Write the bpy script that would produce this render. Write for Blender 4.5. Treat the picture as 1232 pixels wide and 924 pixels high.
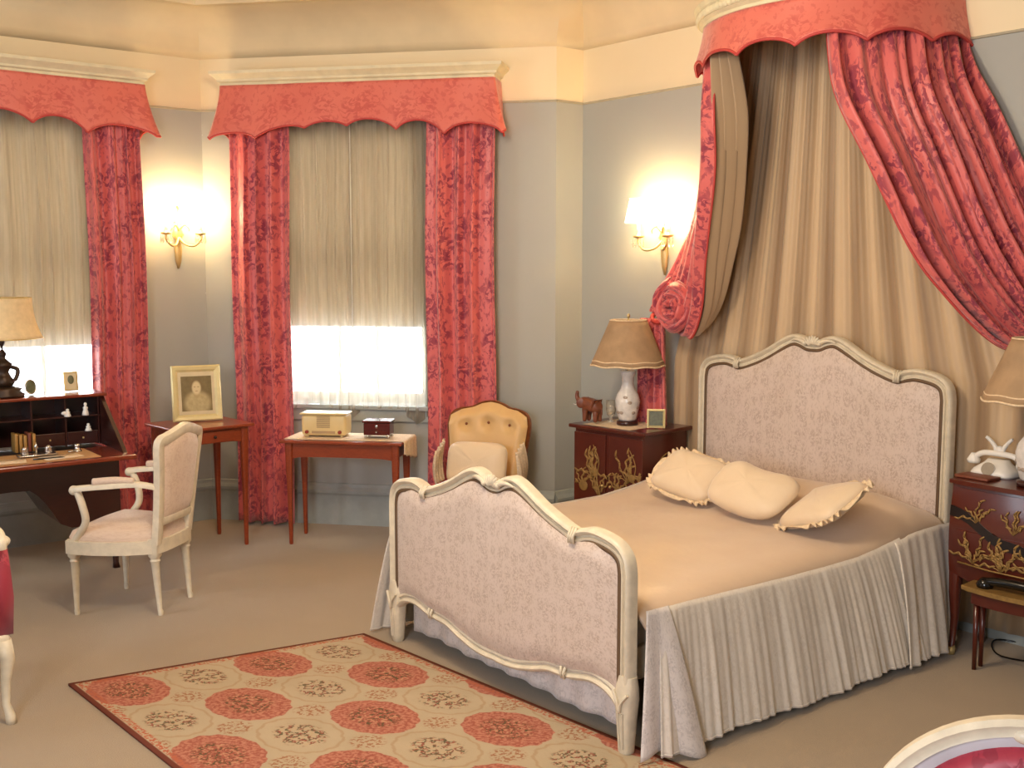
import bpy, bmesh, math, random
from mathutils import Vector, Matrix
import numpy as np
random.seed(7)
PI = math.pi
sin, cos = math.sin, math.cos
def R(d): return math.radians(d)
for o in list(bpy.data.objects): bpy.data.objects.remove(o)
C = bpy.context.scene
COL = C.collection

# ------------------------------------------------------------------ camera, light, exposure
PITCH = math.atan((462 - 325) / 1300.0)
YAW = R(44.2)
cam_d = bpy.data.cameras.new('camera'); cam = bpy.data.objects.new('camera', cam_d); COL.objects.link(cam)
cam.location = (0, 0, 1.7)
cam.rotation_euler = (PI / 2 - PITCH, 0, -YAW)
cam_d.sensor_fit = 'HORIZONTAL'; cam_d.sensor_width = 36; cam_d.lens = 36 * 1300 / 1232
cam_d.clip_start = 0.05
C.camera = cam

w = bpy.data.worlds.new('world'); C.world = w; w.use_nodes = True
w.node_tree.nodes['Background'].inputs[0].default_value = (0.86, 0.93, 1.0, 1)
w.node_tree.nodes['Background'].inputs[1].default_value = 14.0

def light(name, kind, loc, energy, color, size=0.1, size_y=None, target=None, spread=None):
    d = bpy.data.lights.new(name, kind); d.energy = energy; d.color = color
    if kind == 'AREA':
        d.size = size
        if size_y: d.shape = 'RECTANGLE'; d.size_y = size_y
        if spread: d.spread = spread
    elif kind == 'POINT': d.shadow_soft_size = size
    o = bpy.data.objects.new(name, d); COL.objects.link(o); o.location = loc
    if target:
        o.rotation_euler = (Vector(target) - Vector(loc)).to_track_quat('-Z', 'Y').to_euler()
    return o
# unseen lights: assumed warm chandelier in mid room, added cool fill left of camera
light('chandelier_light', 'POINT', (2.0, 2.8, 2.85), 118, (1.0, 0.86, 0.69), 0.3)  # assumed source out of view; no chandelier is modelled
light('window_daylight', 'AREA', (-1.4, 0.6, 1.8), 95, (0.86, 0.91, 1.0), 1.5, 1.5, (3.4, 2.6, 0.7))  # cool fill added to light the bed; the wall behind it has no window
light('side_window_daylight', 'AREA', (-1.4, 5.4, 1.5), 38, (0.78, 0.88, 1.0), 1.0, 1.4, (2.4, 6.2, 0.2))  # added cool fill for the desk kneehole and floor; no window is built there
C.view_settings.view_transform = 'Standard'
C.view_settings.look = 'None'
C.view_settings.exposure = 0.35
C.view_settings.gamma = 1
C.view_settings.use_curve_mapping = False

# ------------------------------------------------------------------ material helpers
def lin(c):
    f = lambda v: v / 12.92 if v <= 0.04045 else ((v + 0.055) / 1.055) ** 2.4
    return tuple(f(v / 255.0) for v in c) + (1,)
class Mat:
    def __init__(s, name, color=(200, 200, 200), rough=0.6, metal=0.0, spec=0.5, sheen=0.0, **kw):
        s.m = bpy.data.materials.new(name); s.m.use_nodes = True; s.nt = s.m.node_tree
        s.b = s.nt.nodes['Principled BSDF']; s.out = s.nt.nodes['Material Output']
        if color is not None: s.b.inputs['Base Color'].default_value = lin(color)
        s.b.inputs['Roughness'].default_value = rough; s.b.inputs['Metallic'].default_value = metal
        s.b.inputs['Specular IOR Level'].default_value = spec
        s.b.inputs['Sheen Weight'].default_value = sheen
        for k, v in kw.items(): s.b.inputs[k.replace('_', ' ')].default_value = v
    def n(s, t): return s.nt.nodes.new(t)
    def l(s, a, b): s.nt.links.new(a, b)
    def put(s, sock, v):
        if isinstance(v, (int, float)): sock.default_value = v
        elif isinstance(v, tuple): sock.default_value = v
        else: s.l(v, sock)
    def uv(s): return s.n('ShaderNodeTexCoord').outputs['UV']
    def obj(s): return s.n('ShaderNodeTexCoord').outputs['Object']
    def scale(s, vec, sc, loc=(0, 0, 0)):
        m = s.n('ShaderNodeMapping'); s.l(vec, m.inputs[0]); m.inputs['Scale'].default_value = sc; m.inputs['Location'].default_value = loc
        return m.outputs[0]
    def math(s, op, a, b=0.0, c=0.0):
        m = s.n('ShaderNodeMath'); m.operation = op
        s.put(m.inputs[0], a); s.put(m.inputs[1], b); s.put(m.inputs[2], c); return m.outputs[0]
    def sep(s, v):
        m = s.n('ShaderNodeSeparateXYZ'); s.l(v, m.inputs[0]); return m.outputs
    def comb(s, x, y, z=0.0):
        m = s.n('ShaderNodeCombineXYZ'); s.put(m.inputs[0], x); s.put(m.inputs[1], y); s.put(m.inputs[2], z); return m.outputs[0]
    def noise(s, vec, sc, detail=3, rough=0.55, dist=0.0):
        m = s.n('ShaderNodeTexNoise'); s.l(vec, m.inputs['Vector']); m.inputs['Scale'].default_value = sc
        m.inputs['Detail'].default_value = detail; m.inputs['Roughness'].default_value = rough; m.inputs['Distortion'].default_value = dist
        return m.outputs['Fac']
    def vor(s, vec, sc, out='Distance', feature='F1', rnd=1.0):
        m = s.n('ShaderNodeTexVoronoi'); m.feature = feature; s.l(vec, m.inputs['Vector']); m.inputs['Scale'].default_value = sc
        m.inputs['Randomness'].default_value = rnd
        return m.outputs[out]
    def step(s, v, lo, hi):
        m = s.n('ShaderNodeMapRange'); m.interpolation_type = 'SMOOTHSTEP'; s.put(m.inputs[0], v)
        m.inputs[1].default_value = lo; m.inputs[2].default_value = hi; return m.outputs[0]
    def mix(s, f, a, b):
        m = s.n('ShaderNodeMix'); m.data_type = 'RGBA'; s.put(m.inputs[0], f)
        for i, v in ((6, a), (7, b)):
            if isinstance(v, tuple): m.inputs[i].default_value = lin(v) if len(v) == 3 else v
            else: s.l(v, m.inputs[i])
        return m.outputs[2]
    def col(s, v): s.l(v, s.b.inputs['Base Color'])
    def bump(s, h, strength=0.3, dist=0.01):
        m = s.n('ShaderNodeBump'); s.l(h, m.inputs['Height']); m.inputs['Strength'].default_value = strength; m.inputs['Distance'].default_value = dist
        s.l(m.outputs[0], s.b.inputs['Normal']); return m

def simple(name, c, rough=0.6, metal=0.0, var=0.12, sc=12, **kw):
    a = Mat(name, c, rough, metal, **kw)
    nz = a.noise(a.obj(), sc, 4)
    d = tuple(max(0, int(v * (1 - var))) for v in c); u = tuple(min(255, int(v * (1 + var * 0.5))) for v in c)
    a.col(a.mix(nz, d, u)); return a.m

def wall_mat():
    a = Mat('two_tone_wall_paint', rough=0.62, spec=0.3)
    p = a.obj(); z = a.sep(p)[2]
    nz = a.noise(p, 2.2, 4)
    lo = a.mix(nz, (164, 165, 160), (174, 174, 168)); up = a.mix(nz, (232, 214, 178), (240, 224, 190))
    a.col(a.mix(a.math('GREATER_THAN', z, 2.75), lo, up))
    a.bump(a.noise(p, 60, 3), 0.08, 0.003); return a.m
def carpet_mat():
    a = Mat('beige_carpet', rough=0.95, spec=0.1, sheen=0.3)
    p = a.obj()
    big = a.noise(p, 1.1, 5, 0.65); fine = a.noise(p, 220, 2)
    c = a.mix(big, (142, 124, 98), (170, 150, 122)); c2 = a.mix(a.math('MULTIPLY', fine, 0.35), c, (120, 98, 74))
    a.col(c2); a.bump(fine, 0.5, 0.004); return a.m
def damask(name, base, dark, hi, contrast=0.85, rough=0.42, fs=1.0, sheen=0.35):
    """satin with rose sprays woven in: clusters of petals laid out in half-drop repeat, uv in metres"""
    a = Mat(name, rough=rough, spec=0.45, sheen=sheen)
    uv = a.uv(); nzv = a.n('ShaderNodeTexNoise'); a.l(uv, nzv.inputs['Vector']); nzv.inputs['Scale'].default_value = 9 * fs
    ad = a.n('ShaderNodeVectorMath'); ad.operation = 'MULTIPLY_ADD'; a.l(nzv.outputs['Color'], ad.inputs[0]); ad.inputs[1].default_value = (0.06 / fs,) * 3; a.l(uv, ad.inputs[2])
    q = ad.outputs[0]
    cl = a.vor(a.scale(q, (1.25, 0.9, 1)), 4.6 * fs, rnd=0.55)          # flower heads
    cmask = a.step(cl, 0.54, 0.36)
    pet = a.vor(q, 30 * fs); petm = a.step(pet, 0.55, 0.35)             # petals
    em = a.step(a.noise(q, 30 * fs, 3, 0.6, 0.6), 0.46, 0.54)
    leaf = a.step(a.noise(a.scale(q, (1, 0.6, 1)), 34 * fs, 3), 0.54, 0.60)
    flower = a.math('MULTIPLY', cmask, a.math('MAXIMUM', a.math('MULTIPLY', petm, em), a.math('MULTIPLY', em, 0.85)))
    stem = a.math('MULTIPLY', a.step(cl, 0.34, 0.50), a.math('MULTIPLY', leaf, 0.6))
    f = a.math('MULTIPLY', a.math('MAXIMUM', flower, stem), contrast)
    wave = a.noise(uv, 3.0, 2)
    b = a.mix(wave, base, hi)
    a.col(a.mix(f, b, dark))
    a.l(a.math('ADD', a.math('MULTIPLY', f, 0.25), rough), a.b.inputs['Roughness'])
    a.bump(a.math('SUBTRACT', 1.0, f), 0.12, 0.004); return a.m
def satin(name, c1, c2, rough=0.38, fs=1.0, sheen=0.3):
    a = Mat(name, rough=rough, spec=0.4, sheen=sheen)
    uv = a.uv(); n1 = a.noise(uv, 5 * fs, 4); n2 = a.noise(a.scale(uv, (1, 0.2, 1)), 90 * fs, 2)
    a.col(a.mix(n1, c1, c2)); a.bump(a.math('ADD', a.math('MULTIPLY', n1, 1.5), a.math('MULTIPLY', n2, 0.3)), 0.25, 0.01); return a.m
def stripe_silk(name, c1, c2, n=9.0, rough=0.5):
    a = Mat(name, rough=rough, sheen=0.3, spec=0.3)
    x = a.sep(a.uv())[0]
    s_ = a.math('SINE', a.math('MULTIPLY', x, n * 2 * PI)); nz = a.noise(a.scale(a.uv(), (1, 0.05, 1)), 14, 2)
    a.col(a.mix(a.math('MULTIPLY', a.math('ADD', a.math('MULTIPLY', s_, 0.5), a.math('MULTIPLY', nz, 1.4)), 0.8), c1, c2)); return a.m
def wood(name, c1, c2, rough=0.3, sc=(1, 1, 14), spec=0.5, n=6):
    a = Mat(name, rough=rough, spec=spec); p = a.scale(a.obj(), sc)
    g = a.noise(p, n, 5, 0.6, 1.2)
    a.col(a.mix(g, c1, c2)); a.bump(g, 0.05, 0.002)
    a.b.inputs['Coat Weight'].default_value = 0.25; a.b.inputs['Coat Roughness'].default_value = 0.2; return a.m
def sheer_mat(name, c, alpha=0.5, trans=0.7):
    a = Mat(name, c, 0.9); nt = a.nt
    tr = a.n('ShaderNodeBsdfTransparent'); tl = a.n('ShaderNodeBsdfTranslucent'); df = a.n('ShaderNodeBsdfDiffuse')
    x = a.sep(a.uv())[0]; nz = a.noise(a.scale(a.uv(), (1, 0.04, 1)), 30, 3)
    cc = a.mix(nz, tuple(int(v * 0.86) for v in c), c)
    a.l(cc, tl.inputs[0]); a.l(cc, df.inputs[0])
    m1 = a.n('ShaderNodeMixShader'); m1.inputs[0].default_value = trans; a.l(df.outputs[0], m1.inputs[1]); a.l(tl.outputs[0], m1.inputs[2])
    m2 = a.n('ShaderNodeMixShader'); a.l(a.math('ADD', a.math('MULTIPLY', nz, 0.25), alpha - 0.12), m2.inputs[0]); a.l(tr.outputs[0], m2.inputs[1]); a.l(m1.outputs[0], m2.inputs[2])
    a.l(m2.outputs[0], a.out.inputs[0]); return a.m
def glass_pane():
    a = Mat('window_glass', (255, 255, 255), 0.02)
    tr = a.n('ShaderNodeBsdfTransparent'); gl = a.n('ShaderNodeBsdfGlossy'); gl.inputs['Roughness'].default_value = 0.02
    m = a.n('ShaderNodeMixShader'); m.inputs[0].default_value = 0.06; a.l(tr.outputs[0], m.inputs[1]); a.l(gl.outputs[0], m.inputs[2]); a.l(m.outputs[0], a.out.inputs[0]); return a.m
def emis(name, c, s_):
    a = Mat(name, c, 0.8); a.b.inputs['Emission Color'].default_value = lin(c); a.b.inputs['Emission Strength'].default_value = s_; return a.m
def lacquer():
    """dark red lacquer cabinet with gilt chinoiserie sprays"""
    a = Mat('red_brown_lacquer', rough=0.28); p = a.obj()
    n = a.noise(p, 3, 4)
    a.col(a.mix(n, (66, 22, 14), (98, 36, 22))); a.b.inputs['Coat Weight'].default_value = 0.4; a.b.inputs['Coat Roughness'].default_value = 0.15; return a.m
RUG_A, RUG_B = 0.30, 0.385
def rug_mat():
    a = Mat('needlepoint_rug', rough=0.95, spec=0.1)
    s = a.sep(a.uv()); u, v = s[0], s[1]          # uv in metres
    nz = a.noise(a.uv(), 38, 2); nz2 = a.noise(a.uv(), 70, 2); nzb = a.noise(a.uv(), 34, 3)
    cu = a.math('DIVIDE', u, RUG_A); cv = a.math('DIVIDE', v, RUG_B)
    iu = a.math('FLOOR', cu); iv = a.math('FLOOR', cv)
    fu = a.math('SUBTRACT', a.math('FRACT', cu), 0.5); fv = a.math('SUBTRACT', a.math('FRACT', cv), 0.5)
    par = a.math('MODULO', a.math('ADD', a.math('ADD', iu, iv), 40.0), 2.0)      # 0 coral, 1 cream
    r = a.math('SQRT', a.math('ADD', a.math('POWER', fu, 2.0), a.math('POWER', fv, 2.0)))
    ang = a.math('ARCTAN2', fv, fu)
    rs = a.math('ADD', r, a.math('ADD', a.math('MULTIPLY', a.math('SINE', a.math('MULTIPLY', ang, 14.0)), 0.010), a.math('MULTIPLY', a.math('SUBTRACT', nz, 0.5), 0.05)))
    disc = a.step(rs, 0.492, 0.475)
    inner = a.step(rs, 0.32, 0.24)
    coral = a.math('MULTIPLY', disc, a.math('SUBTRACT', 1.0, par))
    cream = a.mix(a.noise(a.uv(), 6, 2), (164, 148, 122), (182, 164, 138))
    c = a.mix(coral, cream, a.mix(a.step(nz2, 0.40, 0.62), a.mix(nz, (142, 80, 66), (160, 96, 80)), (178, 120, 100)))
    ring = a.math('MULTIPLY', a.math('MULTIPLY', a.step(rs, 0.47, 0.455), a.step(rs, 0.42, 0.44)), par)
    c = a.mix(a.math('MULTIPLY', ring, 0.35), c, (150, 110, 70))
    cell = a.comb(iu, iv); wn = a.n('ShaderNodeTexWhiteNoise'); a.l(cell, wn.inputs['Vector'])
    flower = a.math('MULTIPLY', a.step(a.math('ABSOLUTE', a.math('SUBTRACT', nzb, 0.56)), 0.07, 0.035), inner)
    c = a.mix(a.math('MULTIPLY', flower, 0.9), c, a.mix(a.step(nz2, 0.46, 0.56), (82, 78, 54), (138, 70, 60)))
    bright = a.math('MULTIPLY', a.math('MULTIPLY', a.step(nz2, 0.52, 0.58), inner), a.math('SUBTRACT', 1.0, flower))
    c = a.mix(a.math('MULTIPLY', bright, 0.45), c, (184, 152, 114))
    # sprigs in the corners between medallions
    gu = a.math('SUBTRACT', a.math('FRACT', a.math('ADD', cu, 0.5)), 0.5); gv = a.math('SUBTRACT', a.math('FRACT', a.math('ADD', cv, 0.5)), 0.5)
    rg = a.math('SQRT', a.math('ADD', a.math('POWER', gu, 2.0), a.math('POWER', a.math('MULTIPLY', gv, 1.3), 2.0)))
    sp = a.math('MULTIPLY', a.step(rg, 0.24, 0.17), a.step(nz2, 0.50, 0.55))
    c = a.mix(a.math('MULTIPLY', sp, 0.8), c, (146, 92, 62))
    # border
    W_, L_ = 1.2, 0
    eb = a.math('MINIMUM', a.math('ADD', u, 0.012), a.math('SUBTRACT', 1.285, u))
    ev = a.math('ADD', v, 0.0)
    e = a.math('MINIMUM', eb, ev)
    c = a.mix(a.step(e, 0.022, 0.016), c, (112, 60, 46))
    c = a.mix(a.math('MULTIPLY', a.math('MULTIPLY', a.step(e, 0.055, 0.045), a.step(e, 0.018, 0.026)), a.step(nz2, 0.46, 0.52)), c, (170, 96, 72))
    a.col(c); a.bump(nz2, 0.4, 0.004); return a.m
def portrait():
    a = Mat('sepia_portrait_print', rough=0.35)
    s = a.sep(a.uv()); u, v = s[0], s[1]; nz = a.noise(a.uv(), 7, 4)
    def ell(cx, cy, rx, ry, soft=0.25):
        d = a.math('SQRT', a.math('ADD', a.math('POWER', a.math('DIVIDE', a.math('SUBTRACT', u, cx), rx), 2.0), a.math('POWER', a.math('DIVIDE', a.math('SUBTRACT', v, cy), ry), 2.0)))
        return a.step(d, 1 + soft, 1 - soft)
    c = a.mix(nz, (96, 80, 44), (140, 120, 76))
    c = a.mix(ell(0.52, 0.22, 0.42, 0.34), c, a.mix(nz, (205, 188, 140), (150, 130, 84)))
    c = a.mix(ell(0.50, 0.50, 0.10, 0.14), c, (176, 154, 106))
    c = a.mix(ell(0.50, 0.72, 0.20, 0.20), c, (120, 98, 58))
    c = a.mix(ell(0.50, 0.66, 0.145, 0.19), c, (212, 192, 146))
    c = a.mix(ell(0.44, 0.69, 0.03, 0.015, 0.6), c, (166, 144, 100)); c = a.mix(ell(0.56, 0.69, 0.03, 0.015, 0.6), c, (166, 144, 100))
    c = a.mix(ell(0.50, 0.57, 0.045, 0.012, 0.6), c, (176, 146, 104))
    a.col(c); return a.m

M = {}
M['wall'] = wall_mat(); M['carpet'] = carpet_mat(); M['rug'] = rug_mat(); M['portrait'] = portrait()
M['ceiling'] = simple('warm_white_ceiling', (230, 210, 172), 0.8, sc=2)
M['trim'] = simple('painted_trim', (166, 170, 166), 0.5)
M['rail'] = simple('picture_rail_paint', (176, 166, 142), 0.5)
M['sash'] = simple('white_sash_paint', (225, 224, 214), 0.4)
M['ivory'] = simple('ivory_carved_wood', (220, 208, 184), 0.42, var=0.14, sc=25)
M['ivory_dark'] = simple('antique_glaze', (104, 80, 56), 0.6)  # dark brown for the strip inside the bed frames
M['cornice'] = simple('cream_cornice_paint', (226, 214, 178), 0.45)
M['coral'] = damask('coral_damask_silk', (206, 92, 94), (132, 38, 66), (218, 112, 104), 0.95)
M['coral_soft'] = damask('coral_damask_valance', (210, 98, 86), (184, 66, 62), (224, 124, 106), 0.6)
M['coral_piping'] = simple('coral_piping_cord', (190, 66, 62), 0.6)
M['crimson'] = damask('crimson_damask_upholstery', (158, 30, 52), (116, 16, 38), (182, 62, 78), 0.8)
M['panel'] = damask('mauve_damask_panel', (200, 182, 168), (164, 140, 124), (214, 196, 186), 0.6, 0.34, 3.6)
M['chairfab'] = damask('blush_brocade', (208, 182, 160), (190, 160, 138), (216, 194, 174), 0.6, 0.6, 2.5)
M['spread'] = satin('champagne_satin_bedspread', (200, 172, 144), (214, 190, 164), 0.40)
M['skirt'] = damask('champagne_damask_skirt', (212, 202, 188), (194, 182, 168), (224, 216, 206), 0.45, 0.40, 2.0)
M['flounce'] = damask('white_damask_flounce', (212, 204, 200), (176, 168, 166), (224, 216, 212), 0.6, 0.5, 3.0)
M['pillow'] = satin('cream_satin_pillow', (216, 192, 160), (230, 210, 182), 0.45, 1.4)
M['frill'] = simple('cream_lace_frill', (232, 208, 172), 0.8, var=0.2, sc=60)
M['tan'] = stripe_silk('tan_silk_drapery', (146, 118, 88), (204, 176, 140), 7)
M['lining'] = stripe_silk('taupe_silk_lining', (150, 126, 98), (186, 160, 128), 5)
M['sheer'] = sheer_mat('ecru_sheer_voile', (214, 204, 188), 0.50, 0.5)
M['blind'] = sheer_mat('buff_roller_shade', (206, 190, 166), 1.12, 0.38)
M['glass'] = glass_pane()
M['mahogany'] = wood('dark_mahogany', (34, 12, 10), (66, 24, 16), 0.28, (3, 3, 14))
M['mahogany_top'] = wood('polished_mahogany_top', (96, 34, 18), (140, 58, 30), 0.22, (1.5, 10, 3))
M['cherry'] = wood('red_cherry_wood', (112, 40, 18), (160, 70, 34), 0.3, (3, 3, 12))
M['cherry_dark'] = wood('dark_cherry_leg', (70, 26, 16), (110, 48, 28), 0.35)
M['walnut'] = wood('carved_walnut', (104, 52, 22), (150, 86, 42), 0.35)
M['lacquer'] = lacquer()
M['gilt'] = simple('gilt_painted_spray', (158, 124, 70), 0.45, 0.3, var=0.3, sc=40)
M['gold'] = simple('gilt_brass', (214, 188, 130), 0.35, 0.6)
M['darkband'] = simple('black_lacquer_band', (30, 22, 22), 0.3)
M['bronze'] = simple('dark_bronze', (62, 46, 34), 0.4, 0.6)
M['shade'] = simple('pleated_cream_shade', (226, 200, 156), 0.85, sc=30)
M['shade_tan'] = simple('tan_silk_shade', (172, 142, 108), 0.8, sc=14, var=0.2)
M['porcelain'] = simple('white_porcelain', (226, 220, 214), 0.15, var=0.25, sc=22)
M['black'] = simple('black_plastic', (14, 13, 14), 0.15)
M['white'] = simple('white_enamel', (232, 228, 220), 0.25, var=0.05)
M['silver'] = simple('silver_plate', (210, 205, 200), 0.2, 0.95)
M['leather'] = simple('tan_leather_blotter', (196, 152, 104), 0.5)
M['lace'] = simple('ecru_lace_cloth', (226, 204, 176), 0.9, var=0.22, sc=90)
M['radio'] = simple('cream_bakelite', (222, 196, 140), 0.3, var=0.06)
M['grille'] = simple('taupe_radio_grille', (176, 146, 106), 0.6)
M['knob'] = simple('red_brown_knob', (146, 52, 40), 0.35)
M['boxwood'] = wood('oxblood_box_wood', (60, 14, 14), (96, 28, 24), 0.2)
M['gold_satin'] = satin('gold_tufted_satin', (204, 164, 108), (220, 184, 130), 0.4)
M['photo'] = simple('photo_mount', (214, 196, 156), 0.6)
M['picture'] = simple('small_dark_picture', (96, 96, 66), 0.4, var=0.6, sc=60)
M['paleframe'] = simple('pale_gold_frame', (222, 204, 148), 0.35, 0.2)
M['elephant'] = simple('reddish_carved_elephant', (120, 66, 42), 0.35, var=0.35, sc=40)
M['crystal'] = Mat('cut_crystal', (246, 240, 226), 0.08, 0.0, 0.6, Transmission_Weight=0.75).m
M['glow'] = emis('lit_candle_shade', (255, 232, 180), 20)
M['book'] = simple('gilt_book_spine', (170, 128, 66), 0.5, 0.1, var=0.3)
M['book_red'] = simple('worn_red_book_spine', (120, 62, 40), 0.5)
M['grey_under'] = simple('grey_chair_band', (202, 196, 200), 0.5)
M['flowers'] = simple('painted_porcelain_flowers', (178, 160, 146), 0.25, var=0.3, sc=60)
M['green'] = simple('green_vase_glaze', (52, 88, 66), 0.3)

# ------------------------------------------------------------------ object helpers
def tag(o, label=None, cat=None, group=None, kind=None):
    if label: o['label'] = label
    if cat: o['category'] = cat
    if group: o['group'] = group
    if kind: o['kind'] = kind
    return o
def empty(name, loc, rz=0.0, label=None, cat=None, group=None):
    o = bpy.data.objects.new(name, None); COL.objects.link(o); o.location = loc; o.rotation_euler = (0, 0, rz)
    o.empty_display_size = 0.1
    return tag(o, label, cat, group)
def link(name, bm, mat, parent=None, smooth=True, mods=(), angle=None):
    me = bpy.data.meshes.new(name)
    bmesh.ops.recalc_face_normals(bm, faces=bm.faces) if not bm.faces.layers.int.get('keep') else None
    bm.to_mesh(me); bm.free()
    for m in (mat if isinstance(mat, (list, tuple)) else [mat]): me.materials.append(m)
    if smooth: me.polygons.foreach_set('use_smooth', [True] * len(me.polygons))
    o = bpy.data.objects.new(name, me); COL.objects.link(o)
    if parent: o.parent = parent
    if smooth and angle:
        me.set_sharp_from_angle(angle=R(angle))
    return o
def struct(name, bm, mat, parent=None, smooth=False):
    o = link(name, bm, mat, parent, smooth)
    if not parent: o['kind'] = 'structure'
    return o
def BM():
    b = bmesh.new(); b.loops.layers.uv.new('UVMap'); return b
def merge_bm(dst, src, mtx=None):
    me = bpy.data.meshes.new('tmp'); src.to_mesh(me); src.free()
    if mtx is not None: me.transform(mtx)
    dst.from_mesh(me); bpy.data.meshes.remove(me)
def box(bm, c, s, bev=0.0, rot=None, seg=2):
    b = bmesh.new(); b.loops.layers.uv.new('UVMap')
    bmesh.ops.create_cube(b, size=1.0)
    bmesh.ops.scale(b, vec=s, verts=b.verts)
    if bev > 0: bmesh.ops.bevel(b, geom=list(b.edges), offset=bev, segments=seg, profile=0.5, affect='EDGES')
    uvl = b.loops.layers.uv.active
    for f in b.faces:
        n = f.normal
        for l in f.loops:
            co = l.vert.co
            if abs(n.z) > 0.7: l[uvl].uv = (co.x, co.y)
            elif abs(n.x) > abs(n.y): l[uvl].uv = (co.y, co.z)
            else: l[uvl].uv = (co.x, co.z)
    m = Matrix.Translation(c)
    if rot is not None: m = m @ rot
    merge_bm(bm, b, m)
def grid(bm, fn, nu, nv, uvs=None, closed_u=False, closed_v=False, flip=False):
    uvl = bm.loops.layers.uv.active
    V = [[bm.verts.new(fn(i / nu, j / nv)) for j in range(nv + (0 if closed_v else 1))] for i in range(nu + (0 if closed_u else 1))]
    for i in range(nu):
        for j in range(nv):
            ii = (i + 1) % len(V); jj = (j + 1) % len(V[0])
            q = [V[i][j], V[ii][j], V[ii][jj], V[i][jj]]
            p = [(i, j), (i + 1, j), (i + 1, j + 1), (i, j + 1)]
            if flip: q.reverse(); p.reverse()
            if len(set(q)) < 3: continue
            try: f = bm.faces.new(q)
            except ValueError: continue
            for l, (a, b) in zip(f.loops, p):
                l[uvl].uv = uvs(a / nu, b / nv) if uvs else (a / nu, b / nv)
    return V
def solid(o, t, off=0.0, m_inner=None):
    m = o.modifiers.new('thickness', 'SOLIDIFY'); m.thickness = t; m.offset = off
    if m_inner is not None: m.material_offset = m_inner
    return o
def subsurf(o, n=1):
    m = o.modifiers.new('smooth', 'SUBSURF'); m.levels = n; m.render_levels = n; return o
def rings(bm, R_, cap=True, closed=False, uv=(1.0, 1.0)):
    """skin a list of vertex rings (same count)"""
    uvl = bm.loops.layers.uv.active
    V = [[bm.verts.new(p) for p in r] for r in R_]
    n = len(V[0]); rng = range(len(V)) if closed else range(len(V) - 1)
    for i in rng:
        a, b = V[i], V[(i + 1) % len(V)]
        for j in range(n):
            k = (j + 1) % n
            f = bm.faces.new((a[j], a[k], b[k], b[j]))
            for l, q in zip(f.loops, ((j, i), (j + 1, i), (j + 1, i + 1), (j, i + 1))):
                l[uvl].uv = (q[0] / n * uv[0], q[1] / max(1, len(V) - 1) * uv[1])
    if cap and not closed:
        bm.faces.new(list(reversed(V[0]))); bm.faces.new(V[-1])
def loft(bm, sl, n=16, e=2.0, rot=0.0):
    """horizontal slices (x, y, z, rx, ry[, e])"""
    out = []
    for s in sl:
        ee = s[5] if len(s) > 5 else e
        r = []
        for k in range(n):
            t = 2 * PI * k / n + rot
            c, s_ = cos(t), sin(t)
            r.append(Vector((s[0] + s[3] * math.copysign(abs(c) ** (2 / ee), c), s[1] + s[4] * math.copysign(abs(s_) ** (2 / ee), s_), s[2])))
        out.append(r)
    rings(bm, out)
def lathe(bm, c, prof, n=24):
    loft(bm, [(c[0], c[1], c[2] + z, max(r, 0.0004), max(r, 0.0004)) for r, z in prof], n)
def catmull(P, n=8, closed=False):
    P = [Vector(p) for p in P]; out = []
    m = len(P)
    for i in range(m if closed else m - 1):
        if closed: a, b, c, d = P[(i - 1) % m], P[i], P[(i + 1) % m], P[(i + 2) % m]
        else: a, b, c, d = P[max(i - 1, 0)], P[i], P[i + 1], P[min(i + 2, m - 1)]
        for k in range(n):
            t = k / n
            out.append(0.5 * ((2 * b) + (c - a) * t + (2 * a - 5 * b + 4 * c - d) * t * t + (3 * b - a - 3 * c + d) * t ** 3))
    if not closed: out.append(P[-1])
    return out
def tube(bm, P, r, n=8, closed=False, cap=True):
    """round tube along points; r number or list"""
    P = [Vector(p) for p in P]; m = len(P)
    rr = [r] * m if isinstance(r, (int, float)) else [r[0] + (r[1] - r[0]) * i / (m - 1) for i in range(m)] if len(r) == 2 and m != 2 else list(r)
    T = []
    for i in range(m):
        a = P[i - 1] if (i > 0 or closed) else P[i]; b = P[(i + 1) % m] if (i < m - 1 or closed) else P[i]
        T.append((b - a).normalized())
    up = Vector((0, 0, 1)) if abs(T[0].z) < 0.9 else Vector((1, 0, 0))
    nrm = (up - T[0] * up.dot(T[0])).normalized(); out = []
    for i in range(m):
        nrm = (nrm - T[i] * nrm.dot(T[i])).normalized(); b = T[i].cross(nrm)
        out.append([P[i] + (nrm * cos(2 * PI * k / n) + b * sin(2 * PI * k / n)) * rr[i] for k in range(n)])
    rings(bm, out, cap and not closed, closed)
def sweep(bm, P, prof, nrm, closed=False, scale=None, uvw=1.0):
    """sweep a closed 2-D profile (a along in-plane side, b along nrm) along a planar path, mitred"""
    P = [Vector(p) for p in P]; nrm = Vector(nrm).normalized(); m = len(P); out = []
    for i in range(m):
        a = P[i - 1] if (i > 0 or closed) else None; b = P[(i + 1) % m] if (i < m - 1 or closed) else None
        t0 = (P[i] - a).normalized() if a is not None else (b - P[i]).normalized()
        t1 = (b - P[i]).normalized() if b is not None else t0
        t = (t0 + t1)
        t = t.normalized() if t.length > 1e-6 else t0
        k = max(0.5, t.dot(t0)); side = nrm.cross(t) / k
        s = scale[i] if scale else 1.0
        out.append([P[i] + side * (x * s) + nrm * (y * s) for x, y in prof])
    rings(bm, out, not closed, closed)
MOULD = [(-.030, -.018), (-.030, .010), (-.024, .020), (-.014, .022), (-.009, .012), (-.003, .012), (.003, .024), (.014, .030), (.024, .026), (.030, .014), (.030, -.018)]
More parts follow.
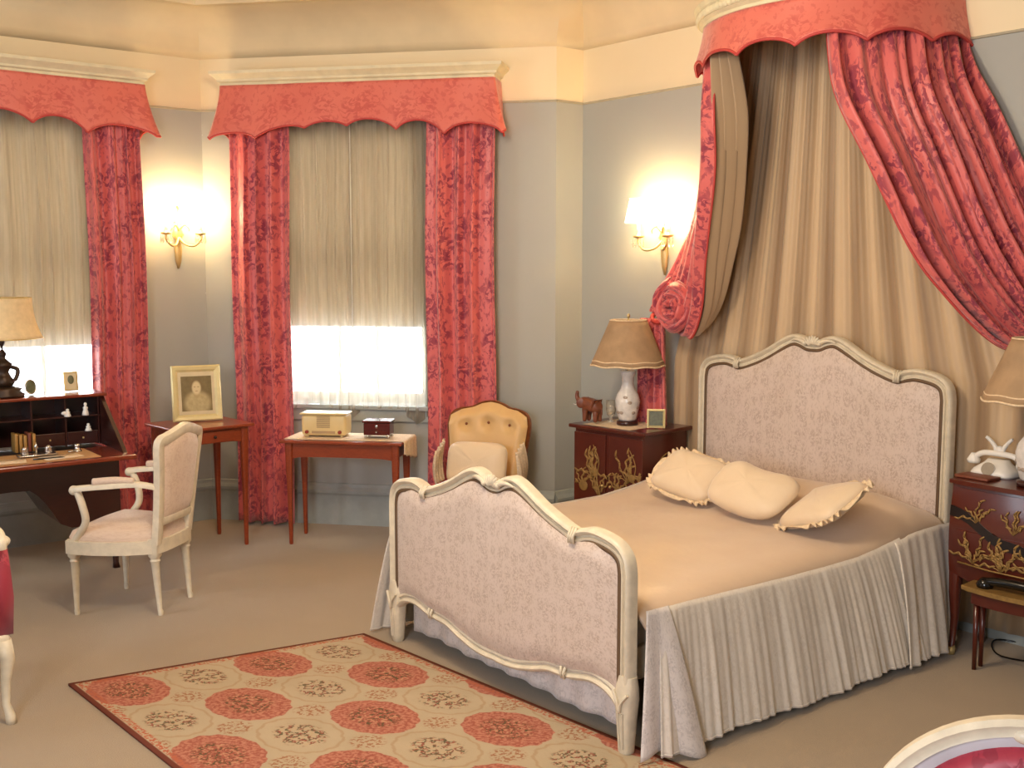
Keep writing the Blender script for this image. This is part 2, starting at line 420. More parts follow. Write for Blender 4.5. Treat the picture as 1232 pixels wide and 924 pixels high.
def sph(bm, c, r, n=12, rot=None):
    b = bmesh.new(); b.loops.layers.uv.new('UVMap'); bmesh.ops.create_uvsphere(b, u_segments=n, v_segments=max(6, n // 2 + 2), radius=1.0)
    rr = (r, r, r) if isinstance(r, (int, float)) else r
    mt = Matrix.Translation(c) @ (rot if rot is not None else Matrix.Identity(4)) @ Matrix.Diagonal((*rr, 1))
    merge_bm(bm, b, mt)
def slab(bm, pts, z0, z1, bev=0.0):
    """extruded polygon"""
    b = bmesh.new(); b.loops.layers.uv.new('UVMap')
    v0 = [b.verts.new((x, y, z0)) for x, y in pts]; v1 = [b.verts.new((x, y, z1)) for x, y in pts]
    b.faces.new(list(reversed(v0))); b.faces.new(v1); n = len(pts)
    for i in range(n): b.faces.new((v0[i], v0[(i + 1) % n], v1[(i + 1) % n], v1[i]))
    if bev: bmesh.ops.bevel(b, geom=list(b.edges), offset=bev, segments=2, profile=0.5, affect='EDGES')
    uvl = b.loops.layers.uv.active
    for f in b.faces:
        for l in f.loops: l[uvl].uv = (l.vert.co.x + l.vert.co.z * 0.3, l.vert.co.y + l.vert.co.z * 0.3)
    merge_bm(bm, b)
def lerp(a, b, t): return a + (b - a) * t
def interp(tab, x):
    if x <= tab[0][0]: return tab[0][1]
    for (a, p), (b, q) in zip(tab, tab[1:]):
        if x <= b: return p + (q - p) * (x - a) / (b - a)
    return tab[-1][1]
def sinterp(tab, x):
    if x <= tab[0][0]: return tab[0][1]
    for (a, p), (b, q) in zip(tab, tab[1:]):
        if x <= b:
            t = (x - a) / (b - a); t = t * t * (3 - 2 * t); return p + (q - p) * t
    return tab[-1][1]

# ------------------------------------------------------------------ room shell
LC = Vector((3.62, 6.68)); LD = Vector((0.993, -0.119)).normalized()      # left wall runs along LD to the corner LC
CB = Vector((4.99, 4.735)); RC = Vector((5.21, 4.71)); RD = Vector((-0.0715, -0.9974)).normalized()
DC = (CB - LC).normalized()
LW = LC - LD * 5.2
RW = RC + RD * 6.7
loop = [Vector((-1.6, LW.y)), LC, CB, RC, RW, Vector((-1.6, RW.y))]
loop[0] = LC - LD * ((LC.x + 1.6) / LD.x)
def inward(d): return Vector((d.y, -d.x))                               # loop runs clockwise
def wall_seg(name, A, B, z1=3.10, hole=None):
    d = (B - A); Ld = d.length; d.normalize(); n = inward(d); th = 0.22
    bm = BM()
    def quad_box(s0, s1, z0, z2):
        P = [A + d * s0, A + d * s1, A + d * s1 - n * th, A + d * s0 - n * th]
        slab(bm, [(p.x, p.y) for p in P], z0, z2)
    if hole:
        a, b, h0, h1 = hole
        quad_box(0, a, 0, z1); quad_box(b, Ld, 0, z1); quad_box(a, b, 0, h0); quad_box(a, b, h1, z1)
    else: quad_box(0, Ld, 0, z1)
    return struct(name, bm, M['wall'])
LLEN = (LC - loop[0]).length
# window openings, measured along each wall
LWA, LWB = LLEN - 1.78, LLEN - 0.66
CWA, CWB = 0.50, 1.53
wall_seg('wall_left', loop[0], LC, hole=(LWA, LWB, 0.82, 2.66))
wall_seg('wall_center', LC, CB, hole=(CWA, CWB, 0.82, 2.66))
wall_seg('wall_corner', CB, RC)
wall_seg('wall_right', RC, RW)
wall_seg('wall_front', RW, loop[5])
wall_seg('wall_back', loop[5], loop[0])
bm = BM(); slab(bm, [(p.x, p.y) for p in loop], -0.05, 0.0); struct('floor', bm, M['carpet'])
# coved ceiling
def offset_loop(k):
    out = []; n = len(loop)
    for i in range(n):
        d0 = (loop[i] - loop[i - 1]).normalized(); d1 = (loop[(i + 1) % n] - loop[i]).normalized()
        n0, n1 = inward(d0), inward(d1); m = (n0 + n1).normalized(); out.append(loop[i] + m * (k / max(0.35, m.dot(n0))))
    return out
bm = BM()
prof = [(0, 3.08), (0.008, 3.14), (0.035, 3.20), (0.075, 3.26), (0.13, 3.31), (0.20, 3.345), (0.28, 3.36), (0.30, 3.345), (0.34, 3.345), (0.36, 3.37)]
RR = [[Vector((p.x, p.y, z)) for p in offset_loop(k)] for k, z in prof]
VV = [[bm.verts.new(p) for p in r] for r in RR]
for a, b in zip(VV, VV[1:]):
    for j in range(len(a)):
        k = (j + 1) % len(a); bm.faces.new((a[j], b[j], b[k], a[k]))
bm.faces.new(VV[-1])
o = link('ceiling', bm, M['ceiling'], None, True, angle=35); o['kind'] = 'structure'; solid(o, 0.05, 1.0)
# baseboards and picture rail
def run_trim(name, A, B, prof2, mat, s0=0, s1=None):
    d = (B - A); L_ = d.length; d.normalize(); s1 = L_ if s1 is None else s1; n = inward(d)
    P0 = A + d * s0; P1 = A + d * s1
    bm = BM(); rings(bm, [[Vector((P.x + n.x * x, P.y + n.y * x, z)) for x, z in prof2] for P in (P0, P1)])
    return struct(name, bm, mat)
BASE = [(0.0, 0.0), (0.022, 0.0), (0.022, 0.20), (0.030, 0.215), (0.030, 0.232), (0.016, 0.255), (0.010, 0.275), (0, 0.28)]
for nm, a, b in (('baseboard_left', 0, 1), ('baseboard_center', 1, 2), ('baseboard_corner', 2, 3), ('baseboard_right', 3, 4)):
    run_trim(nm, loop[a], loop[b], BASE, M['trim'])
RAIL = [(0, 2.742), (0.008, 2.744), (0.010, 2.752), (0, 2.756)]
for i, (a, b) in enumerate(((0, 1), (1, 2), (2, 3), (3, 4))):
    run_trim('trim_%d' % (i + 1), loop[a], loop[b], RAIL, M['rail'])

# ------------------------------------------------------------------ windows
def wall_frame(A, d, s, off=0.0):
    n = inward(d); P = A + d * s + n * off; return P
def make_window(idx, A, d, a, b, h0, h1, mulls, zsplit):
    n = inward(d); ang = math.atan2(d.y, d.x)
    P = A + d * a - n * 0.13
    root = empty('window_%d' % idx, (P.x, P.y, h0), ang); root['kind'] = 'structure'
    W_ = b - a; H_ = h1 - h0                                          # local x along wall, local -y into the room
    bm = BM()
    for c, s in (((0.03, 0, H_ / 2), (0.06, 0.06, H_)), ((W_ - 0.03, 0, H_ / 2), (0.06, 0.06, H_)), ((W_ / 2, 0, H_ - 0.03), (W_, 0.06, 0.06)), ((W_ / 2, 0, 0.03), (W_, 0.06, 0.07)), ((W_ / 2, 0.01, H_ * 0.52), (W_, 0.05, 0.05))):
        box(bm, c, s, 0.005)
    link('window_frame', bm, M['sash'], root, False)
    for mx in mulls:
        bm = BM(); box(bm, (mx, 0.0, H_ / 2), (0.028, 0.045, H_ - 0.08), 0.004); link('mullion', bm, M['sash'], root, False)
    bm = BM(); box(bm, (W_ / 2, 0.012, H_ / 2), (W_ - 0.06, 0.004, H_ - 0.06)); link('pane', bm, M['glass'], root, False)
    bm = BM(); box(bm, (W_ / 2, -0.12, -0.02), (W_ + 0.10, 0.12, 0.03), 0.006); box(bm, (W_ / 2, -0.14, -0.075), (W_ + 0.06, 0.025, 0.08), 0.006); link('window_sill', bm, M['trim'], root, False)
    # architrave
    bm = BM()
    for c, s in (((-0.04, -0.145, H_ / 2), (0.08, 0.025, H_)), ((W_ + 0.04, -0.145, H_ / 2), (0.08, 0.025, H_)), ((W_ / 2, -0.145, H_ + 0.02), (W_ + 0.16, 0.025, 0.06))):
        box(bm, c, s, 0.005)
    link('architrave', bm, M['trim'], root, False)
    return root
make_window(1, loop[0], LD, LWA, LWB, 0.82, 2.66, (0.36, 0.75), 1.25)
make_window(2, LC, DC, CWA, CWB, 0.82, 2.66, (0.40, 0.66), 1.33)

def cloth(name, base, d, n, L0, L1, z0, z1, folds, amp, mat, parent=None, seed=0, off=0.0, flare=0.0, thick=0.004, wob=0.004, uvw=2.2, nv=26, botfn=None, squeeze=0.0):
    """pleated hanging panel: base 2-D point, d along, n out of the wall"""
    rnd = random.Random(seed)
    ph = [rnd.uniform(0, 6.28) for _ in range(8)]; fr = [rnd.uniform(0.8, 1.25) for _ in range(4)]
    W_ = L1 - L0
    def fn(u, v):
        z = lerp(z1, z0, v)
        if botfn: z = lerp(z1, z0 + botfn(u), v)
        un = u + 0.04 * sin(2 * PI * u * fr[0] + ph[0]) + 0.02 * sin(6 * u + ph[5] + v * 1.3)
        a = 2 * PI * folds * un
        s_ = sin(a + ph[1] + 0.35 * sin(v * 2.2 + ph[2]))
        w_ = math.copysign(abs(s_) ** 0.75, s_) * amp * (0.75 + 0.35 * v + 0.25 * sin(u * 7 + ph[3])) + 0.3 * amp * sin(2.3 * a + ph[4])
        sl = 1 + flare * v - squeeze * sin(PI * min(1, v * 1.1)) * 0.5
        x = L0 + W_ * (0.5 + (u - 0.5) * sl) + 0.35 * amp * cos(a + ph[1]) + wob * sin(9 * v + ph[6])
        P = base + d * x + n * (off + w_ + wob * sin(5 * v + 8 * u + ph[7]))
        return Vector((P.x, P.y, z))
    bm = BM(); nu = max(24, int(folds * 14))
    grid(bm, fn, nu, nv, lambda u, v: (u * uvw, (z1 - z0) * (1 - v)))
    o = link(name, bm, mat, parent); solid(o, thick); return o

# sheers, blinds
nL, nC = inward(LD), inward(DC)
A0 = loop[0]
def drawer_blind(A, d, n, a, b, z0, z1, label):
    root = empty('roller_blind', (*(A + d * a - n * 0.05), z1), 0, label, 'blind')
    M_ = root.matrix_basis.inverted(); P = root.location
    bm = BM()
    P0 = A + d * (a + 0.01) - n * 0.05 - P.xy; P1 = A + d * (b - 0.01) - n * 0.05 - P.xy
    grid(bm, lambda u, v: Vector((*(P0.lerp(P1, u)), lerp(0, z0 - z1, v))), 6, 8, lambda u, v: (u, 1 - v))
    o = link('shade_cloth', bm, M['blind'], root); solid(o, 0.003)
    bm = BM(); tube(bm, [(*P0, z0 - z1), (*P1, z0 - z1)], 0.009, 8); link('hem_bar', bm, M['sash'], root)
    bm = BM(); tube(bm, [(*P0, 0), (*P1, 0)], 0.022, 12); link('roller', bm, M['sash'], root)
drawer_blind(LC, DC, nC, CWA, CWB, 1.335, 2.64, 'buff roller blind half drawn in the middle window above the radio table')
drawer_blind(A0, LD, nL, LWA, LWB, 1.235, 2.64, 'buff roller blind half drawn in the left window behind the desk lamp')
for (A, d, n, a, b, lab, sd, zb) in ((LC, DC, nC, CWA, CWB, 'middle window above the radio', 3, 0.80), (A0, LD, nL, LWA, LWB, 'left window behind the desk', 9, 0.82)):
    m = (a + b) / 2 + (0.03 if sd == 3 else 0)
    for k, (s0, s1) in enumerate(((a - 0.02, m + 0.01), (m - 0.01, b + 0.03))):
        bf = (lambda u, k=k: -0.10 * max(0, sin(u * 7 + k * 2)) ** 2 if k else -0.02 * sin(u * 9))
        o = cloth('sheer_curtain', A, d, n, s0, s1, zb, 2.74, 7, 0.017, M['sheer'], None, sd + k, 0.05, 0, 0.0, 0.004, 1.2, 30, bf)
        tag(o, 'ecru sheer curtain, %s half, hanging in the %s' % (('left', 'right')[k], lab), 'curtain', 'sheer curtains')
    # brass rod
    bm = BM(); tube(bm, [(*(A + d * (a - 0.08) + n * 0.05), 2.735), (*(A + d * (b + 0.08) + n * 0.05), 2.735)], 0.008, 8)
    o = link('curtain_rod', bm, M['gold']); tag(o, 'thin rod carrying the sheers in the ' + lab, 'curtain rod')
    if sd == 3:
        cd = BM(); Pc = A + d * (m + 0.005) + n * 0.062; tube(cd, [(*Pc, 2.70), (*(Pc + d * 0.0), 1.31)], 0.0035, 6)
        o = link('blind_cord', cd, M['sash']); tag(o, 'thin white pull cord hanging down the middle of the middle window', 'cord')

def scallop(cusps, s):
    """bottom edge of a pelmet: cusps [(s, z, apex_z of the arch that follows)]"""
    for (a, za, h), (b, zb, _) in zip(cusps, cusps[1:]):
        if s <= b:
            t = (s - a) / (b - a); base = lerp(za, zb, t); ar = (1 - abs(2 * t - 1) ** 2.0) ** 0.75
            return base + (h - lerp(za, zb, 0.5)) * ar
    return cusps[-1][1]
CORN = [(0, -0.0), (0, 0.02), (0.016, 0.028), (0.018, 0.04), (0.034, 0.055), (0.052, 0.07), (0.056, 0.088), (-0.01, 0.088), (-0.01, 0.0)]
def pelmet(A, d, s0, s1, dep, ztop, cusps, label, lret=0, rret=0):
    n = inward(d); P = A + d * s0
    root = empty('curtain_pelmet', (*P, ztop), math.atan2(d.y, d.x), label, 'pelmet', 'window pelmets')
    W_ = s1 - s0                                                       # local: x along, -y into room
    # path: left return, front, right return
    pts = [(0, 0), (0, -dep), (W_, -dep), (W_, 0)]
    bm = BM()
    outp = []
    dirs = [Vector((-1, 0)), Vector((-1, -1)), Vector((1, -1)), Vector((1, 0))]
    for (x, y), dv in zip(pts, dirs): outp.append([Vector((x + dv.x * a, y + dv.y * a, b)) for a, b in CORN])
    rings(bm, outp)
    box(bm, (W_ / 2, -dep / 2, 0.012), (W_ - 0.02, dep - 0.01, 0.014))
    link('cornice', bm, M['cornice'], root, False)
    total = dep * 2 + W_
    def fn(u, v):
        t = u * total
        if t < dep: x, y, sx, k = 0, -t, 0.0, t / dep
        elif t < dep + W_: x, y, sx, k = t - dep, -dep, t - dep, 1
        else: x, y, sx, k = W_, -(total - t), W_, (total - t) / dep
        if t < dep: zb = cusps[0][1] + 0.01 + 0.045 * sin(PI * (t / dep)) * 1.0
        elif t <= dep + W_: zb = scallop(cusps, sx)
        else: zb = cusps[-1][1] + 0.01 + 0.045 * sin(PI * ((total - t) / dep))
        zt = 0.004
        z = lerp(zt, zb - ztop, v)
        # corners flare outward towards the bottom
        c0 = math.exp(-((t - dep) / 0.10) ** 2); c1 = math.exp(-((t - dep - W_) / 0.10) ** 2)
        fl = 0.05 * v ** 1.6
        x += (-c0 + c1) * fl * 1.1; y += -(c0 + c1) * fl * 0.9
        if dep < t < dep + W_: y -= 0.012 * v + 0.004 * sin(sx * 13)
        elif t <= dep: x -= 0.02 * v
        else: x += 0.02 * v
        return Vector((x, y, z))
    bm = BM(); nu = 240
    grid(bm, fn, nu, 14, lambda u, v: (u * total, -v * 0.36))
    o = link('valance', bm, M['coral_soft'], root); solid(o, 0.008)
    bm = BM(); tube(bm, [fn(i / nu, 1.0) for i in range(nu + 1)], 0.0065, 6); link('piping', bm, M['coral_piping'], root)
    return root
cwC = [(0, 2.53, 2.572), (0.24, 2.535, 2.605), (0.58, 2.59, 2.632), (0.86, 2.598, 2.64), (1.19, 2.568, 2.625), (1.50, 2.532, 2.60), (1.82, 2.53, 0)]
def s_on(A, d, P): return (Vector(P) - A).dot(d)
sC0 = s_on(LC, DC, (3.598, 6.376)); sC1 = s_on(LC, DC, (4.625, 4.91))
k = (sC1 - sC0) / 1.82
pelmet(LC, DC, sC0, sC1, 0.20, 2.868, [(a * k, b, c) for a, b, c in cwC], 'coral scalloped pelmet with cream cornice over the middle window')
sL1 = s_on(A0, LD, (3.16, 6.53)); sL0 = sL1 - 1.86
pelmet(A0, LD, sL0, sL1, 0.20, 2.845, [(a, b - 0.01, c - 0.01) for a, b, c in cwC[:-1]] + [(1.86, 2.52, 0)], 'coral scalloped pelmet with cream cornice over the left window behind the desk')
# coral drapes
def drape(A, d, s0, s1, lab, seed, folds=4, flare=0.0, zt=2.70, shift=0.0):
    n = inward(d); root_bm = None
    o = cloth('coral_curtain', A, d, n, s0, s1, 0.02, zt, folds, 0.036, M['coral'], None, seed, 0.13, flare, 0.006, 0.006, 0.75, 40)
    tag(o, lab, 'curtain', 'coral damask window curtains'); return o
drape(LC, DC, sC0 + 0.02, sC0 + 0.41, 'coral damask curtain on the left side of the middle window', 11, 3.5, -0.02)
drape(LC, DC, sC1 - 0.46, sC1 - 0.02, 'coral damask curtain on the right side of the middle window behind the tufted chair', 12, 3.5, 0)
drape(A0, LD, sL1 - 0.36, sL1 - 0.02, 'coral damask curtain right of the left window beside the desk', 14, 3.5, 0.0)
drape(A0, LD, sL0 + 0.02, sL0 + 0.38, 'coral damask curtain at the far left edge of the left window', 15, 3.5, 0)

# ------------------------------------------------------------------ bed
BEDR = R(-6.0)
BF = Vector((2.915, 3.085, 0))
BL = 2.05                                                              # foot to head
bed = empty('bed', BF, BEDR, 'ivory carved double bed with upholstered mauve damask headboard and footboard', 'bed')
TOPF = [(0, .846), (.035, .850), (.075, .868), (.115, .878), (.155, .872), (.21, .848), (.28, .812), (.35, .782), (.42, .758), (.465, .744), (.50, .740), (.535, .752), (.59, .760), (.665, .750), (.715, .732), (.745, .700), (.755, .65)]
def board(name, x0, zshift, topfn, botfn, mat_front, legz, crest, hw=0.735, panel_off=0.0):
    par = bpy.data.objects.new(name, None); COL.objects.link(par); par.parent = bed; par.empty_display_size = 0.1
    par.location = (x0, 0, 0)
    return par
def smooth_top(tab, y): return sinterp(tab, abs(y)) if False else interp(tab, abs(y))
def make_board(name, x0, top, bot, both=True, crest_z=None):
    # centre line of the moulding
    T = [(y, z) for y, z in top]
    topc = catmull([(0, -y, z) for y, z in reversed(T)] + [(0, y, z) for y, z in T[1:]], 4)      # y from -hw to +hw
    ye = T[-1][0]; zend = T[-1][1]; zb_end = bot[-1][1]
    path = [Vector((0, -ye, lerp(zb_end + 0.02, zend, k / 8))) for k in range(8)] + list(topc) + [Vector((0, ye, lerp(zend, zb_end + 0.02, k / 8))) for k in range(1, 9)]
    bm = BM(); sweep(bm, path, [(-x * .82, y) for x, y in MOULD], (-1, 0, 0))
    fr = link('moulding', bm, M['ivory'], None, True, angle=50)
    # dark brown strip lining the inside edge
    bm = BM(); sweep(bm, path, [(x, y) for x, y in ((.021, .004), (.036, .004), (.036, .021), (.021, .021))], (-1, 0, 0))
    gr = link('inner_bead', bm, M['ivory_dark'], None)
    # lower rail
    bc = catmull([(0, -y, z) for y, z in reversed(bot)] + [(0, y, z) for y, z in bot[1:]], 4)
    bm = BM(); sweep(bm, bc, [(x * 0.8, y * 0.9) for x, y in MOULD], (-1, 0, 0))
    rl = link('lower_rail', bm, M['ivory'], None, True, angle=50)
    # panel
    ti = [(y, z) for y, z in top]
    def pt(side):
        def fn(u, v):
            y = lerp(-ye + 0.012, ye - 0.012, u); z0 = interp(bot, abs(y)); z1 = interp(ti, min(abs(y) , ye)) - 0.005
            z = lerp(z0, z1, v); e = min(1, min(u, 1 - u) * 9) * min(1, min(v, 1 - v) * 7)
            return Vector((side * (0.008 + 0.030 * (1 - (1 - min(1, e)) ** 2)), y, z))
        return fn
    bm = BM()
    grid(bm, pt(-1), 60, 24, lambda u, v: (u * 1.5, v * 0.65))
    grid(bm, pt(1), 60, 24, lambda u, v: (u * 1.5, v * 0.65), flip=True)
    pn = link('upholstered_panel', bm, M['panel'], None)
    for o in (fr, rl, pn): o.parent = bed; o.location.x = x0
    gr.parent = fr
    return fr, rl, pn
BOTF = [(0, .150), (.06, .148), (.14, .155), (.24, .178), (.33, .205), (.40, .210), (.47, .216), (.54, .232), (.60, .238), (.67, .225), (.72, .195), (.757, .150)]
fr, rl, pn = make_board('footboard', 0, TOPF, BOTF)
fr.name = 'footboard_frame'; rl.name = 'footboard_rail'; pn.name = 'footboard_panel'
TOPH = [(y * 0.985, z + 0.455 + 0.02 * max(0, 1 - y / 0.4)) for y, z in TOPF]
BOTH = [(y * 0.985, 0.34) for y, z in BOTF]
fr2, rl2, pn2 = make_board('headboard', BL, TOPH, BOTH)
fr2.name = 'headboard_frame'; rl2.name = 'headboard_rail'; pn2.name = 'headboard_panel'
# carved crests: shell with scrolls in the middle, small leaf clasps at the shoulders
def carve(parent, x, y, z, s=1.0):
    bm = BM()
    for k in range(-3, 4):
        a = k * 0.27; sph(bm, (x - 0.026, y + sin(a) * 0.050 * s, z + (cos(a) - 1) * 0.04 * s - 0.003), (0.012 * s, 0.0095 * s, 0.028 * s), 8, Matrix.Rotation(-a, 4, 'X'))
    for sg in (-1, 1):
        tube(bm, catmull([(x - 0.026, y + sg * 0.045 * s, z - 0.02), (x - 0.030, y + sg * 0.085 * s, z - 0.005), (x - 0.026, y + sg * 0.12 * s, z - 0.004), (x - 0.02, y + sg * 0.15 * s, z - 0.012)], 5), [0.014 * s, 0.005 * s], 8)
        sph(bm, (x - 0.030, y + sg * 0.05 * s, z - 0.02), 0.015 * s, 8)
    o = link('carved_crest', bm, M['ivory'], parent); return o
carve(fr, 0, 0, TOPF[0][1] + 0.028, .9); carve(fr2, 0, 0, TOPH[0][1] + 0.028, .9)
for sg in (-1, 1):
    for frr, tp, rr_, bt in ((fr, TOPF, rl, BOTF), (fr2, TOPH, None, None)):
        bm = BM()
        y = 0.487
        for q in (-1, 0, 1): tube(bm, [(-0.034, sg * (y + q * 0.012), interp(tp, y) - 0.026), (-0.038, sg * (y + q * 0.012 + 0.002), interp(tp, y)), (-0.018, sg * (y + q * 0.015), interp(tp, y) + 0.030)], 0.006, 6)
        link('carved_clasp', bm, M['ivory'], frr)
        if rr_:
            bm = BM()
            for q in (-1, 1): tube(bm, [(-0.028, sg * (0.44 + q * 0.008), interp(bt, .44) - 0.022), (-0.034, sg * (0.44 + q * 0.008), interp(bt, .44)), (-0.026, sg * (0.44 + q * 0.012), interp(bt, .44) + 0.022)], 0.006, 6)
            link('carved_clasp', bm, M['ivory'], rr_)
# legs
for x0, yy in ((0, 0.750), (BL, 0.735)):
    for sg in (-1, 1):
        bm = BM()
        if x0 == 0:
            sl = [(0, sg * yy, 0.0, .020, .020, 3), (0, sg * yy, 0.015, .026, .026, 3), (0, sg * yy, 0.05, .027, .029, 3), (0, sg * yy, 0.14, .032, .036, 3), (0, sg * yy, 0.21, .034, .045, 3), (0, sg * (yy + 0.003), 0.25, .032, .040, 3), (0, sg * (yy + 0.005), 0.29, .024, .034, 3)]
        else:
            sl = [(0, sg * yy, 0.0, .022, .022, 3), (0, sg * yy, 0.3, .026, .032, 3), (0, sg * yy, 0.42, .026, .032, 3)]
        loft(bm, sl, 20)
        if x0 == 0:
            tube(bm, catmull([(-0.034, sg * (yy - 0.036), 0.235), (-0.040, sg * (yy - 0.01), 0.200), (-0.038, sg * yy, 0.165), (-0.040, sg * (yy + 0.01), 0.200), (-0.034, sg * (yy + 0.036), 0.235)], 5), 0.006, 6)
            for q in (-1, 1): tube(bm, [(-0.027, sg * yy + q * 0.008, 0.03), (-0.034, sg * yy + q * 0.011, 0.16)], 0.005, 6)
        o = link('leg', bm, M['ivory'], bed, True, angle=60); o.location.x = x0
for sg in (-1, 1):
    bm = BM(); box(bm, (BL / 2, sg * 0.70, 0.30), (BL - 0.05, 0.03, 0.12), 0.006); link('side_rail', bm, M['ivory'], bed, False)
bm = BM(); box(bm, (BL / 2, 0, 0.355), (BL - 0.10, 1.36, 0.22), 0.05, seg=3); link('mattress', bm, M['white'], bed)

# bedspread: satin top with gathered damask skirts
spread = empty('bedspread', BF, BEDR, 'champagne satin bedspread with long gathered skirts covering the bed', 'bedspread')
def top_z(x, y):
    z = 0.535 + 0.008 * sin(3 * x + 2 * y)
    z += 0.115 * math.exp(-((x - 1.80) / 0.20) ** 2) * max(0.0, 1 - (abs(y) / 0.80) ** 6)
    z += 0.028 * max(0, min(1, (x - 1.3) / 0.35))
    z += 0.006 * sin(7 * x + 5 * y) * sin(4 * y)
    e = max(0, abs(y) - 0.66) / 0.10; z -= 0.020 * min(1, e) ** 2
    return z
TW = 0.785
bm = BM()
def top_fn(u, v):
    x = lerp(0.045, BL - 0.03, u); y = lerp(-TW, TW, v); z = top_z(x, y)
    if abs(y) > TW - .001: y += math.copysign(.016, y); z -= .045
    return Vector((x, y, z))
grid(bm, top_fn, 60, 40, lambda u, v: (u * 2, v * 1.5))
o = link('spread_top', bm, M['spread'], spread); solid(o, 0.012, -1)
def skirt(name, sg, xa, xb, zt_off, hem, flare0, flare1, folds, amp, seed, mat, ext=0.0, lean=0.0, y0=TW):
    rnd = random.Random(seed); ph = [rnd.uniform(0, 6.28) for _ in range(6)]
    def fn(u, v):
        x = lerp(xa, xb, u); zt = top_z(x, TW) - 0.004 + zt_off
        fl = lerp(flare0, flare1, u)
        a = 2 * PI * folds * (u + 0.05 * sin(5 * u + ph[0])) + ph[1] + 0.8 * v * sin(3 * u + ph[2])
        w_ = sin(a) * 0.5 * (0.6 + 0.6 * sin(0.23 * a + ph[2])) + 0.30 * sin(1.73 * a + ph[3]) + 0.75 * sin(0.31 * a + ph[4] + v)
        k = v ** 0.8
        y = y0 + 0.006 + fl * (v ** 0.75) + amp * w_ * (0.12 + k)
        z = lerp(zt, hem + 0.006 * sin(11 * u + ph[5]), v)
        xx = x + lean * v * (u - 0.5) * 2 + 0.35 * amp * cos(a) * k + ext * v
        return Vector((xx, sg * y, z))
    bm = BM(); nu = int(folds * 12)
    grid(bm, fn, nu, 26, lambda u, v: (u * (xb - xa) * 1.8, 0.55 * (1 - v)))
    o = link(name, bm, mat, spread); solid(o, 0.006)
    # hem band
    bm = BM(); tube(bm, [fn(i / nu, 0.985) for i in range(nu + 1)], 0.005, 6); h = link('hem', bm, mat, o)
    return o
skirt('side_skirt', -1, 0.10, 1.60, 0.0, 0.03, 0.10, 0.14, 26, 0.0095, 21, M['skirt'], 0.0, 0.06)
skirt('side_skirt', -1, 1.52, 2.03, 0.008, 0.03, 0.15, 0.04, 4, 0.028, 24, M['skirt'], -0.02, 0.03, y0=TW + 0.03)
skirt('side_skirt', 1, 0.0, 2.0, 0.0, 0.02, 0.13, 0.02, 24, 0.013, 25, M['skirt'], 0.0, 0.05)
# corner flap hanging loose beside the foot leg
def flap(sg, seed):
    def fn(u, v):
        a = lerp(0.035, 0.20, u) ; x = a + 0.0 * v
        y = TW + 0.012 + v ** 0.8 * lerp(0.045, 0.14, u) + 0.016 * sin(u * 9 + 1) * v
        x2 = lerp(0.045, 0.15, u) - lerp(0.03, -0.02, u) * v + 0.10 * (u - 0.2) * v - 0.03 * v
        return Vector((x2, sg * y, lerp(top_z(0.1, TW) - 0.0, 0.02 + 0.02 * sin(u * 5), v)))
    bm = BM(); grid(bm, fn, 24, 26, lambda u, v: (u * 0.3, 0.55 * (1 - v))); o = link('corner_flap', bm, M['flounce'], spread); solid(o, 0.006)
flap(-1, 1)
bm = BM()
grid(bm, lambda u, v: Vector((0.075 + 0.008 * sin(u * 60) * v + 0.004 * sin(u * 23), lerp(-0.72, 0.72, u), lerp(0.42, 0.045 + 0.004 * sin(u * 17), v))), 120, 16, lambda u, v: (u * 1.5, 0.4 * (1 - v)))
o = link('foot_flounce', bm, M['flounce'], spread); solid(o, 0.006)

# pillows
def pillow(w_, h_, t_, loc, rot, label, frill=True, heart=False, seed=0):
    """square cushion standing in local xz-plane, thickness along local y"""
    root = bpy.data.objects.new('pillow', None); COL.objects.link(root); root.location = loc; root.rotation_euler = rot; root.empty_display_size = 0.1
    tag(root, label, 'pillow', 'small satin pillows on the bed')
    rnd = random.Random(seed); p = [rnd.uniform(0, 6.28) for _ in range(4)]
    def outline(a, k):
        c, s = cos(a), sin(a); e = 0.42 if not heart else 0.62
        x = math.copysign(abs(c) ** e, c) * w_ / 2; z = math.copysign(abs(s) ** e, s) * h_ / 2
        if heart: x *= 1.0 + 0.10 * s; z -= 0.02 * math.exp(-(c / 0.25) ** 2) * (1 if s > 0 else 0)
        return x * k, z * k
    def fn(side):
        def g(u, v):
            a = 2 * PI * u; x, z = outline(a, v)
            y = side * t_ / 2 * (1 - v ** 2.6) ** 0.55 * (1 + 0.06 * sin(3 * a + p[0]) * v + 0.05 * sin(7 * a + p[1]) * v)
            return Vector((x, y, z))
        return g
    bm = BM()
    for s in (-1, 1): grid(bm, fn(s), 48, 12, lambda u, v: (cos(u * 2 * PI) * v * .2, sin(u * 2 * PI) * v * .2), closed_u=True, flip=s > 0)
    bmesh.ops.remove_doubles(bm, verts=bm.verts, dist=0.0006)
    link('cushion', bm, M['pillow'], root)
    if frill:
        def g(u, v):
            a = 2 * PI * u; x, z = outline(a, 0.99 + 0.13 * v)
            return Vector((x, 0.012 * sin(a * 26 + p[2]) * v, z + 0.004 * sin(a * 13)))
        bm = BM(); grid(bm, g, 200, 3, None, closed_u=True); o = link('frill', bm, M['frill'], root); solid(o, 0.003)
    return root
def bedpt(x, y, z): 
    v = Matrix.Rotation(BEDR, 4, 'Z') @ Vector((x, y, z)); return (BF.x + v.x, BF.y + v.y, z)
pillow(0.38, 0.28, 0.12, bedpt(1.47, 0.31, 0.665), (R(-54), R(8), R(-93 + 6) + BEDR), 'frilled satin pillow nearest the lamp, left of the three on the bed', True, False, 1)
